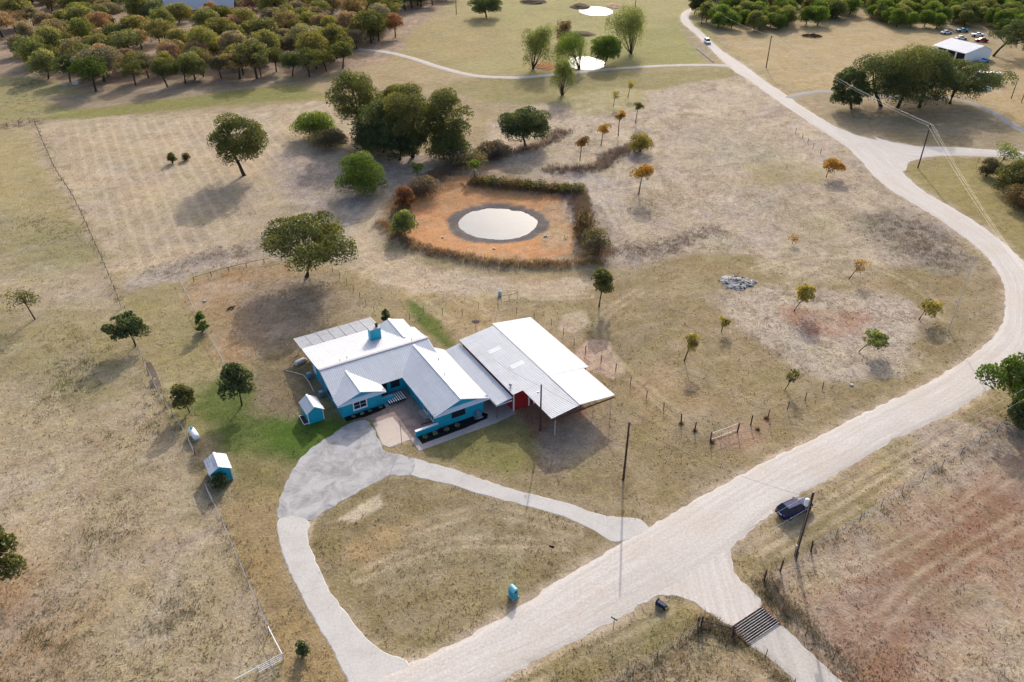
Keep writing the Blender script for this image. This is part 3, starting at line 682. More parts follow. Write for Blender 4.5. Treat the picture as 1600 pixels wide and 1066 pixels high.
# patio cover: sheets laid side by side, each with its lap seam
pr = MB(); pr.box(-.4, 12.3, 19.4, 19.55, 2.30, 2.47); patio = pr.build('patio_cover_frame', 'trim', house)
edges = [-.5, 1.35, 3.2, 5.05, 6.9, 8.75, 10.55, 12.35]
for k in range(7):
    x0, x1 = edges[k] + .04, edges[k + 1] - .05
    sh = roof_plane([(x0, 15.86, 3.02), (x1, 15.86, 3.02), (x1, 20.05, 2.52), (x0, 20.05, 2.52)], 'roof_grey', 'roof_panel', patio, (0, 1, 0), .04, .22, .03, .05)
for k in range(8): bar(patio, 'seam_strip', (edges[k], 15.9, 3.05), (edges[k], 20.0, 2.56), .17, .06, 'steel' if k in (0, 7) else 'ridge')
for x in (-.2, 4.0, 8.1, 12.1): MB().box(x - .07, x + .07, 19.4, 19.54, -.1, 2.45).build('post', 'trim', patio)
# left front gable
roof_plane([(-.6, -.42, 2.5), (3.07, -.42, 3.76), (3.07, 6.0, 3.76), (-.6, 1.55, 2.5)], 'roof', 'gable_roof', house, (-1, 0, 0))
roof_plane([(3.07, -.42, 3.76), (6.74, -.42, 2.5), (6.74, 1.55, 2.5), (3.07, 6.0, 3.76)], 'roof', 'gable_roof', house, (1, 0, 0))
roof_plane([(-.62, -.52, 2.36), (6.76, -.52, 2.36), (6.76, .05, 2.72), (-.62, .05, 2.72)], 'trim', 'gable_pent_roof', house, (0, -1, 0), .05)
# right wing gable
roof_plane([(10.05, -9.5, 2.58), (14.35, -9.5, 4.1), (14.35, 6.75, 4.1), (10.05, 1.55, 2.58)], 'roof', 'gable_roof', house, (-1, 0, 0))
roof_plane([(14.35, -9.5, 4.1), (18.75, -9.5, 2.58), (18.75, 5.0, 2.58), (14.35, 6.75, 4.1)], 'roof', 'gable_roof', house, (1, 0, 0))
roof_plane([(10.03, -9.62, 2.44), (18.77, -9.62, 2.44), (18.77, -9.02, 2.82), (10.03, -9.02, 2.82)], 'trim', 'gable_pent_roof', house, (0, -1, 0), .05)
for g0, xr in ((((3.07, -.45, 3.78), (3.07, 5.9, 3.78)), 0), (((14.35, -9.52, 4.12), (14.35, 6.5, 4.12)), 0), (((14.2, 16.05, 3.80), (14.2, 9.6, 3.80)), 0)):
    bar(house, 'ridge_cap', *g0, .34, .06, 'trim')
# rear gable
roof_plane([(11.75, 16.0, 3.0), (11.75, 12.0, 3.02), (14.2, 9.4, 3.78), (14.2, 16.0, 3.78)], 'roof', 'rear_gable_roof', house, (-1, 0, 0))
roof_plane([(14.2, 16.0, 3.78), (14.2, 9.4, 3.78), (16.7, 11.5, 3.0), (16.7, 16.0, 3.0)], 'roof', 'rear_gable_roof', house, (1, 0, 0))
ch = MB(); ch.box(9.4, 11.15, 11.7, 12.75, 2.9, 5.35); chim = ch.build('chimney', 'teal', house)
MB().box(9.32, 11.23, 11.62, 12.83, 5.35, 5.45).build('chimney_cap', 'roof_grey', chim); MB().lathe([(.22, 0), (.22, .35), (.30, .38), (.30, .46), (.02, .52)], 10, (10.75, 12.3, 5.45)).build('flue', 'dark', chim)
for vx, vy, vz in ((3.0, 7.9, 4.05), (4.2, 8.2, 3.98), (14.6, 7.7, 4.1), (14.9, -3.0, 3.92), (16.2, 1.6, 3.45)):
    MB().lathe([(.06, -.2), (.06, .35), (.09, .36), (.09, .42)], 8, (vx, vy, vz)).build('vent_pipe', 'steel', house)
pane_window(house, 1.7, 3.85, 0.0, .65, 2.12, 'y', 1, 'trim', .17)
pane_window(house, 12.9, 15.0, -9.1, 1.05, 2.0, 'y', 1, 'dark', .07)
for x0, x1 in ((8.4, 9.8),): pane_window(house, x0, x1, 2.1, .9, 2.0, 'y', 1, 'dark', .06)
MB().box(6.9, 7.8, 2.04, 2.1, 0, 2.05).build('front_door', 'dark', house)
# courtyard side of the right wing: sliding door, pilasters, step
pane_window(house, -5.9, -4.6, 10.7, .35, 2.1, 'x', 1, 'trim', .08); pane_window(house, -7.8, -6.6, 10.7, .35, 2.1, 'x', 1, 'trim', .08)
for yy in (-2.6, -.4): MB().box(10.6, 10.72, yy, yy + .15, 0, 2.4).build('pilaster', 'teal', house)
MB().box(9.95, 10.69, -6.5, -4.2, .02, .22).build('door_step', 'walk', house)
MB().box(9.0, 10.6, -7.2, -7.05, .02, .12).build('drain_edge', 'brick', house)
# west wall openings
pane_window(house, 4.6, 5.8, 0.0, 1.0, 2.0, 'x', 0, 'dark', .06); MB().box(-.05, 0, 8.2, 9.2, 0, 2.1).build('side_door', 'ac', house)
MB().box(-.06, 0, 11.0, 12.2, .9, 2.0).build('shutter', 'trim', house)

def hloc(x, y, z=0): 
    q = HOUSE_O + HU * x - HV * y; return (q[0], q[1], z)
# paved courtyard, walk and beds (sheets)
def hpoly(pts): return [hloc(*p)[:2] for p in pts]
sheet('courtyard_patio', hpoly([(2.5,-1.75),(6.2,-1.0),(7.9,-.3),(8.0,2.1),(10.7,2.1),(10.7,-9.0),(7.3,-9.0),(6.5,-9.2),(5.0,-4.9),(3.6,-2.6)]), .058, 'patio', .0, 1, False, True)
sheet('pale_concrete_slab', [(584,661),(613,651.5),(641,687),(608,699),(598,695)], .066, 'slab', .06, 3, False)
sheet('front_walk', hpoly([(6.4,-9.1),(6.4,-12.05),(18.4,-12.05),(21.9,-11.6),(21.9,4.5),(18.0,4.5),(18.0,-10.6),(7.4,-10.95),(7.4,-9.1)]), .062, 'walk', .0, 1, False, True)
sheet('mulch_bed', hpoly([(7.4,-9.1),(7.4,-10.95),(14.0,-10.9),(17.2,-10.6),(18.4,-9.9),(18.0,-9.1)]), .064, 'mulch', .05, 4, False, True)
sheet('narrow_mulch_bed', hpoly([(.3,0),(.3,-1.0),(3.0,-1.25),(6.6,-1.0),(6.6,0)]), .064, 'mulch', .05, 5, False, True)
sheet('porch_floor', hpoly([(6.3,2.1),(6.3,-.9),(8.0,-.95),(8.0,2.1)]), .070, 'walk', .0, 5, False, True)

# carport lean-to between house and barn
lean = empty('lean_to_carport', hloc(18.8, -11.5), HA, 'open carport with white ribbed lean-to roof between the house and the red barn', 'carport')
roof_plane([(.0, 0, 2.52), (2.62, 0, 2.95), (2.62, 16.3, 2.95), (0, 16.3, 2.52)], 'roof', 'roof_sheet', lean, (-1, 0, 0), .05, .24, .04, .07)
MB().box(.0, .1, 0, 16.2, 2.28, 2.44).build('beam', 'trim', lean); MB().box(.1, 2.6, .04, .14, 2.3, 2.45).build('fascia', 'trim', lean)
for y in (.12, 5.5, 11.0): MB().tube([(.12, y, 0), (.12, y, 2.3)], .06, 8).build('post', 'rust', lean)

# barn
barn = empty('red_barn', hloc(21.9, -10.9), HA, 'red sheet metal barn with broad white roof and open shed bay in front', 'barn')
BX = lambda x: x - 21.9
BY = lambda y: y + 10.9
bw = MB()
for a, b in (((0, 0), (12.6, 0)), ((0, 15.6), (12.6, 15.6))): bw.box(a[0], b[0], a[1] - .06, a[1] + .06, -.1, 3.1)
bw.box(-.06, .06, .06, 15.54, -.1, 3.3); bw.box(12.54, 12.66, .06, 15.54, -.1, 2.95)
for yy in (-.05, 15.55): bw.extr([(0, yy, 3.1), (12.6, yy, 2.95), (5.9, yy, 4.02), (0, yy, 3.36)], (0, .1, 0))
bwall = bw.build('wall', 'red', barn)
ribs = MB()
for k in range(42): ribs.box(.05 + k * .3, .10 + k * .3, -.085, -.061, 0, 3.0)
ribs.build('wall_ribs', 'red', barn)
roof_plane([(BX(21.45), BY(-11.5), 3.42), (BX(27.85), BY(-11.5), 4.17), (BX(27.85), BY(5.05), 4.17), (BX(21.45), BY(5.05), 3.42)], 'roof_barn', 'roof_sheet', barn, (-1, 0, 0), .06, .31, .042, .065)
roof_plane([(BX(27.85), BY(-11.0), 4.17), (BX(34.95), BY(-11.0), 3.15), (BX(34.95), BY(5.6), 3.15), (BX(27.85), BY(5.6), 4.17)], 'roof_barn', 'roof_sheet', barn, (1, 0, 0), .06, .31, .042, .065)
zz = lambda x: 4.17 - (27.85 - x) * .75 / 6.4 if x < 27.85 else 4.17 - (x - 27.85) * 1.02 / 7.1
roof_plane([(BX(23.1), BY(-19.0), zz(23.1) - .02), (BX(27.85), BY(-19.0), 4.15), (BX(27.85), BY(-11.4), 4.15), (BX(23.1), BY(-11.4), zz(23.1) - .02)], 'roof_barn', 'bay_roof_sheet', barn, (-1, 0, 0), .06, .31, .042, .065)
roof_plane([(BX(27.85), BY(-19.0), 4.15), (BX(34.0), BY(-18.7), zz(34.0) - .02), (BX(34.0), BY(-10.9), zz(34.0) - .02), (BX(27.85), BY(-10.9), 4.15)], 'roof_barn', 'bay_roof_sheet', barn, (1, 0, 0), .06, .31, .042, .065)
bar(barn, 'ridge_cap', (BX(27.85), BY(-19.05), 4.19), (BX(27.85), BY(5.6), 4.19), .36, .06, 'ridge')
for x0, x1, y0 in ((24.3, 26.6, -6.6), (23.4, 25.6, -1.3)):
    zf = lambda x: zz(x) + .012
    m = MB(); m.hexa([(BX(x0), BY(y0), zf(x0)), (BX(x1), BY(y0), zf(x1)), (BX(x1), BY(y0 + .95), zf(x1)), (BX(x0), BY(y0 + .95), zf(x0))], [(BX(x0), BY(y0), zf(x0) + .03), (BX(x1), BY(y0), zf(x1) + .03), (BX(x1), BY(y0 + .95), zf(x1) + .03), (BX(x0), BY(y0 + .95), zf(x0) + .03)])
    m.build('skylight_panel', 'skylight', barn)
for x, y in ((24.0, -18.6), (33.7, -18.4), (33.6, -14.5)): MB().tube([(BX(x), BY(y), 0), (BX(x), BY(y), zz(x) - .08)], .06, 8).build('post', 'pipe', barn)
MB().box(BX(23.2), BX(33.9), BY(-18.95), BY(-18.8), 3.0, 3.14).build('bay_beam', 'rust', barn)
MB().box(BX(21.82), BX(21.98), BY(-11.04), BY(-10.88), 0, 3.4).build('corner_trim', 'white', barn); MB().box(BX(24.35), BX(24.55), BY(-11.06), BY(-10.965), 0, 3.3).build('corner_trim', 'white', barn)
MB().box(BX(25.2), BX(28.0), BY(-11.03), BY(-10.961), 0, 2.6).build('bay_door', 'trim', barn); MB().box(BX(29.0), BX(33.0), BY(-11.03), BY(-10.961), 0, 2.7).build('bay_opening', 'dark', barn)
MB().lathe([(.12, 0), (.12, .5), (.26, .52), (.26, .62), (.05, .75)], 10, (BX(22.0), BY(-9.9), 3.42)).build('roof_vent', 'steel', barn)
# wood frame clutter kept under the bay
def clutter(name, label, cat, x, y, parts, group=None, rz=0):
    r = empty(name, hloc(x, y, .0), HA + rz, label, cat, group)
    for nm, b, mt in parts: MB().box(*b).build(nm, mt, r)
    return r
clutter('work_bench', 'dark wooden work bench under the open barn bay', 'bench', 29.5, -15.0, [('bench_top', (-1.2, 1.2, -.4, .4, .8, .88), 'post'), ('leg', (-1.15, -1.05, -.35, -.25, 0, .8), 'post'), ('leg', (1.05, 1.15, -.35, -.25, 0, .8), 'post'), ('leg', (-1.15, -1.05, .25, .35, 0, .8), 'post'), ('leg', (1.05, 1.15, .25, .35, 0, .8), 'post')])
# pergola of white slats over the porch step
perg = empty('slatted_porch_rack', hloc(6.9, -.9), HA, 'row of white slats over a dark shade panel in the courtyard', 'pergola')
for x0 in (0, 2.5): MB().box(x0, x0 + .08, .1, 1.9, .42, .50).build('rail', 'dark', perg)
for x0 in (0, 2.5):
    for y0 in (.15, 1.75): MB().box(x0, x0 + .08, y0, y0 + .08, .02, .42).build('leg', 'dark', perg)
sm = MB().box(0, .15, 0, 2.0, 0, .03).mesh('slat'); sm.materials.append(M['white'])
for k in range(8): inst('slat', sm, perg, (.02 + k * .345, 0, .505))
MB().box(.02, 2.5, .02, 1.98, .30, .34).build('gap_shade_panel', 'dark', perg)  # dark panel added so the gaps between slats look shaded

# sheds
def shed(name, label, loc, rz, w_, d_, hw, hr, roofmat, oh=.22, patches=False):
    r = empty(name, loc, rz, label, 'shed')
    m = MB(); m.box(-w_ / 2, w_ / 2, 0, d_, -.1, hw); m.extr([(-w_ / 2, 0.001, hw), (w_ / 2, 0.001, hw), (0, 0.001, hr - .06)], (0, d_ - .002, 0)); m.build('wall', 'teal', r)
    s = (hr - hw) / (w_ / 2); e = w_ / 2 + oh; ze = hw - oh * s + .03
    for sg in (-1, 1):
        rp = roof_plane([(0, -oh, hr + .03), (sg * e, -oh, ze), (sg * e, d_ + oh, ze), (0, d_ + oh, hr + .03)], roofmat, 'roof_sheet', r, (sg, 0, 0), .04, .25, .02, .05)
        if patches:
            rg = random.Random(int(5 + sg))
            for rr in range(4):
                for cc in range(5):
                    if rg.random() < .75:
                        t0 = .1 + rr * .22; y0 = -oh + .15 + cc * (d_ + 2 * oh) / 5; L = rg.uniform(.25, .5); f = lambda t: (sg * e * t, hr + .03 + (ze - hr - .03) * t)
                        (xa, za), (xb, zb) = f(t0), f(t0 + .07); q = MB(); q.quad((xa, y0, za + .026), (xb, y0, zb + .026), (xb, y0 + L, zb + .026), (xa, y0 + L, za + .026)) if sg > 0 else q.quad((xb, y0, zb + .026), (xa, y0, za + .026), (xa, y0 + L, za + .026), (xb, y0 + L, zb + .026))
                        q.build('bare_patch', 'steel', rp)
    bar(r, 'ridge_cap', (0, -oh - .01, hr + .055), (0, d_ + oh + .01, hr + .055), .25, .05, 'trim')
    for sx in (-1, 1): MB().box(sx * w_ / 2 - .05 if sx < 0 else w_ / 2 - .05, sx * w_ / 2 + .05 if sx < 0 else w_ / 2 + .05, -.03, .05, 0, hw - .02).build('corner_board', 'trim', r)
    return r
q = G(495, 659); shed('garden_shed', 'small teal shed with white gable roof beside the house wall', (q[0], q[1], 0), HA + .02, 2.2, 3.0, 2.0, 2.75, 'roof')
q = G(349, 754); sh2 = shed('well_shed', 'small teal shed with patchy worn white roof near the propane tank', (q[0], q[1], 0), math.radians(30), 2.55, 2.9, 2.0, 2.75, 'roof', .15, True)
# box frame beside the garden shed
fr = empty('planter_frame', G(470, 652), HA, 'low pale timber frame on the ground left of the garden shed', 'planter')
for b in ((0, 1.3, 0, .08, 0, .15), (0, 1.3, 2.2, 2.28, 0, .15), (0, .08, .08, 2.2, 0, .15), (1.22, 1.3, .08, 2.2, 0, .15)): MB().box(*b).build('board', 'pipe', fr)
fr.location = (*G(475, 665)[:2], .02)
MB().box(.08, 1.22, .08, 2.2, 0, .05).build('soil', 'bark', fr)
# propane tank
tk = empty('propane_tank', G(309, 690), heading(G(315, 690), G(303, 673)), 'white propane tank with teal lid dome beside the worn shed', 'tank')
pr = [(0.02, 0), (.24, .05), (.38, .16), (.45, .34), (.47, .5), (.47, 2.1), (.45, 2.26), (.38, 2.44), (.24, 2.55), (.02, 2.6)]
m = MB().lathe(pr, 20); m.xf(Matrix.Translation((-.2, 0, .75)) @ Matrix.Rotation(math.pi / 2, 4, 'Y')); m.build('tank_body', 'white', tk, True)
MB().lathe([(.2, 0), (.2, .14), (.12, .24), (.02, .27)], 14, (1.75, 0, 1.2)).build('lid_dome', 'teal', tk, True)
for x in (.35, 1.75): MB().box(x, x + .2, -.35, .35, -.05, .4).build('saddle', 'conc', tk)
# outdoor condenser units
def condenser(loc, rz, label, pad=True):
    r = empty('air_conditioner', loc, rz, label, 'air conditioner')
    if pad: MB().box(-.55, .55, -.55, .55, 0, .1).build('pad', 'walk', r)
    MB().box(-.4, .4, -.4, .4, .1, .85).build('cabinet', 'ac', r, bevel=.03)
    MB().lathe([(.30, 0), (.32, .02), (.32, .05), (.28, .06)], 14, (0, 0, .85)).build('fan_guard', 'steel', r)
    lv_ = MB().box(-.36, .36, -.415, -.401, 0, .04).mesh('louvre'); lv_.materials.append(M['steel'])
    for k in range(6): inst('louvre', lv_, r, (0, 0, .2 + k * .1))
    MB().lathe([(.07, 0), (.07, .03), (.02, .05)], 8, (0, 0, .91)).build('fan_hub', 'lamp', r)
for (px, py, lb, pd) in ((484, 590, 'blue grey air conditioner at the far end of the west wall', False), (503, 619, 'blue grey air conditioner between the garden shed and the house', False), (747, 651, 'blue air conditioner on white pad in the black mulch bed', True)):
    condenser(G(px, py), HA, lb, pd)

# ------------------------------------------------------------------ trees and shrubs
def unit(v): return v / (np.linalg.norm(v, axis=-1, keepdims=True) + 1e-9)
def leaf_quads(C, Nn, size, rg):
    n = len(C); r1 = unit(rg.normal(size=(n, 3))); N = unit(Nn * .9 + r1 * 1.0); a = unit(np.cross(N, rg.normal(size=(n, 3)))); b = np.cross(N, a)
    s = (size * rg.uniform(.6, 1.35, n))[:, None]; k = rg.uniform(.45, .8, n)[:, None]
    V = np.stack([C - a * s, C - b * s * k + N * s * .18, C + a * s, C + b * s * k + N * s * .18], 1).reshape(-1, 3)
    F = np.arange(4 * n).reshape(n, 4); return V, F
def crown_mesh(name, rg, lobes, n, size, gap=.35, up=.25, bottom=-.55, fill=.25):
    c = np.array([l[:3] for l in lobes]); r = np.array([l[3] for l in lobes]); sq = np.array([l[4] if len(l) > 4 else .8 for l in lobes])
    p = r ** 2 / (r ** 2).sum(); m = int(n * 1.9); k = rg.choice(len(lobes), m, p=p)
    d = rg.normal(size=(m, 3)); d[:, 2] += up; d = unit(d); d[:, 2] = np.where(d[:, 2] < bottom, -d[:, 2] * .5, d[:, 2]); d = unit(d)
    rad = np.where(rg.random(m) < fill, rg.uniform(.3, .9, m), rg.uniform(.82, 1.12, m))
    C = c[k] + d * (r[k] * rad)[:, None] * np.stack([np.ones(m), np.ones(m), sq[k]], 1)
    nz = vnoise(C[:, 0] * 1.3 + C[:, 2] * .7, C[:, 1] * 1.3 - C[:, 2] * .9, 5) * .6 + vnoise(C[:, 0] * 3 + 7, C[:, 1] * 3 + C[:, 2] * 3, 6) * .4
    keep = (nz > gap) & (C[:, 2] > .12)
    C, d, k = C[keep][:n], d[keep][:n], k[keep][:n]
    V, F = leaf_quads(C, d, size, rg); lobev = rg.random(len(lobes))
    lv = np.clip(.30 + .4 * rg.random(len(C)) + .5 * (lobev[k] - .5) + .4 * (nz[keep][:n] - .5), 0, 1); hv = np.clip(.5 * rg.random(len(C)) + .5 * lobev[k], 0, 1)
    me = npmesh(name, V, F, 'leaf', [('lv', 'FLOAT', 'FACE', lv), ('hv', 'FLOAT', 'FACE', hv)]); return me
def limb(m, a, b, r0, r1, rg, bend=.12, seg=4, n=5):
    a, b = np.array(a, float), np.array(b, float); L = np.linalg.norm(b - a); off = rg.normal(size=3) * L * bend
    pts = []; rs = []
    for k in range(seg + 1):
        t = k / seg; pts.append(a + (b - a) * t + off * math.sin(math.pi * t) + np.array([0, 0, L * .06 * math.sin(math.pi * t)])); rs.append(r0 + (r1 - r0) * t)
    m.tube(pts, rs, n); return pts
def tree_meshes(kind, H, R, zc, c, rg, dens=1.0, off=(0, 0)):
    """returns (trunk MB, crown object unparented). crown centred at off, zc with half height c and radius R"""
    tr = MB(); lobes = []; ox, oy = off
    if kind in ('oak', 'young', 'dense'):
        n = {'oak': 26, 'young': 13, 'dense': 28}[kind]; fr = (.33 if kind == 'oak' else .37) if kind != 'young' else .42
        for k in range(n):
            u = rg.random(); th = 2 * math.pi * (k * .618 + rg.random() * .15); el = math.asin(np.clip(-.9 + 1.88 * (k + .5) / n, -1, 1)); rr = (1 - fr) * (.72 + .55 * rg.random())
            lr = R * fr * rg.uniform(.48, 1.22)
            ce = max(math.cos(el), .78 if el < 0 else .25)
            lobes.append((ox + R * rr * math.cos(th) * ce * rg.uniform(.6, 1.25), oy + R * rr * math.sin(th) * ce * rg.uniform(.6, 1.25), zc + (c - lr * .6) * math.sin(el) * rg.uniform(.8, 1.08), lr, min(.9, max(.5, c / R))))
        fork = max(.3, min(zc - c * .55, H * .42)); r0 = max(.05, .022 * H + .012 * R) * (.65 if kind == 'young' else 1)
        top = np.array([ox * .4 + rg.normal() * .1 * R, oy * .4 + rg.normal() * .1 * R, fork])
        tr.tube([(0, 0, -.2), (0, 0, .12), tuple(top * np.array([.4, .4, .5])), tuple(top)], [r0 * 1.7, r0 * 1.15, r0 * .92, r0 * .8], 8)
        nl = min(len(lobes), 9 if kind != 'young' else 6)
        for k in rg.permutation(len(lobes))[:nl]:
            l = lobes[k]; pts = limb(tr, top - np.array([0, 0, .1]), (l[0], l[1], l[2]), r0 * .5, r0 * .12, rg)
            for q in range(2 if kind != 'young' else 1):
                e = np.array(l[:3]) + unit(rg.normal(size=3) + np.array([0, 0, .3])) * l[3] * .9; limb(tr, pts[2 + q], e, r0 * .2, r0 * .05, rg, .1, 3, 4)
    elif kind == 'shrub':
        n = 18
        for k in range(n):
            th = 2 * math.pi * k * .618; rr = math.sqrt((k + .5) / n) * .70; lr = R * .42 * rg.uniform(.75, 1.1)
            lobes.append((ox + R * rr * math.cos(th), oy + R * rr * math.sin(th), lr * .55 + max(0, zc + c - lr * 1.3) * math.sqrt(max(0, 1 - rr * rr * 1.3)) * (rg.uniform(.1, .5) if k % 2 else rg.uniform(.7, 1.0)), lr, .85))
        for l in lobes[:9]: limb(tr, (rg.normal() * .08 * R, rg.normal() * .08 * R, -.1), (l[0], l[1], l[2] + l[3] * .4), .05, .015, rg, .08, 3, 4)
    elif kind == 'willow':
        n = 22
        for k in range(n):
            th = 2 * math.pi * k * .618; rr = (.2 + .6 * rg.random()); lr = R * rg.uniform(.3, .46)
            lobes.append((ox + R * rr * math.cos(th), oy + R * rr * math.sin(th), zc + c * (.7 - 1.3 * rg.random() * (.4 + rr)), lr, 1.6))
        for l in lobes: limb(tr, (rg.normal() * .15, rg.normal() * .15, -.1), (l[0], l[1], l[2] + l[3] * .8), .045 + .01 * R, .012, rg, .07, 4, 4)
    elif kind in ('sapling', 'bare'):
        n = 7 if kind == 'sapling' else 9
        for k in range(n):
            th = 2 * math.pi * k * .618; lr = R * rg.uniform(.3, .5); rr = .6 * math.sqrt((k + .5) / n)
            lobes.append((ox + R * rr * math.cos(th), oy + R * rr * math.sin(th), zc + c * rg.uniform(-.5, .6), lr, .9))
        r0 = .03 + .012 * H; top = np.array([ox * .7, oy * .7, zc - c * .3])
        tr.tube([(0, 0, -.15), tuple(top * .5 + rg.normal(size=3) * .05), tuple(top)], [r0 * 1.3, r0, r0 * .7], 6)
        for l in lobes:
            pts = limb(tr, top * rg.uniform(.75, 1), l[:3], r0 * .5, .012, rg, .12, 3, 4)
            for q in range(2): limb(tr, pts[2], np.array(l[:3]) + unit(rg.normal(size=3) + np.array([0, 0, .4])) * l[3], r0 * .25, .008, rg, .1, 2, 3)
    size = {'oak': .21, 'dense': .21, 'young': .19, 'shrub': .17, 'willow': .17, 'sapling': .13, 'bare': .14}[kind]
    area = 4 * math.pi * R * max(c, R * .5); n = int(dens * {'oak': 44, 'dense': 62, 'young': 42, 'shrub': 50, 'willow': 30, 'sapling': 40, 'bare': 12}[kind] * area)
    n = int(np.clip(n, 60, 15000))
    gap = {'oak': .30, 'dense': .24, 'young': .34, 'shrub': .22, 'willow': .34, 'sapling': .36, 'bare': .40}[kind]
    cr = crown_mesh('crown', rg, lobes, n, size, gap)
    return tr, cr
DEPR = lambda p: math.atan2(CAMH, math.hypot(p[0], p[1]))
GREENS = {'oakgreen': (.098, .106, .036), 'dark': (.070, .090, .038), 'bright': (.105, .150, .028), 'olive': (.095, .095, .032), 'brown': (.115, .082, .045), 'gold': (.30, .17, .035),
          'orange': (.23, .115, .050), 'yellow': (.24, .20, .05), 'willow': (.15, .175, .055), 'rust': (.20, .088, .050), 'grey': (.120, .105, .070), 'dusk': (.135, .105, .092)}
def tree(name, label, base, x0, x1, yt, yb, kind, col, cat='tree', group=None, seed=0, dens=1.0, depth_=1.0):
    b = G(*base); b[2] = zat(b) - .05; s = FPX / depth(b); d = math.asin(CAMH / math.sqrt(b[0] ** 2 + b[1] ** 2 + CAMH ** 2)); R = (x1 - x0) / 2 / s
    e = (yb - yt) / 2 / s; c = math.sqrt(max(e * e - (R * math.sin(d)) ** 2, (.55 * R * math.cos(d)) ** 2)) / math.cos(d)
    zc = max((base[1] - (yt + yb) / 2) / s / math.cos(d), c * .75); H = zc + c
    rg = np.random.default_rng(seed + int(base[0] * 7 + base[1] * 13)); root = empty(name, b, 0, label, cat, group)
    tr, cr = tree_meshes(kind, H, R * 1.06, zc, c * 1.0, rg, dens, (((x0 + x1) / 2 - base[0]) / s, 0))
    tr.build('trunk' if kind != 'shrub' else 'stems', 'bark', root); cr.parent = root; cr.color = (*GREENS[col], 1); return root
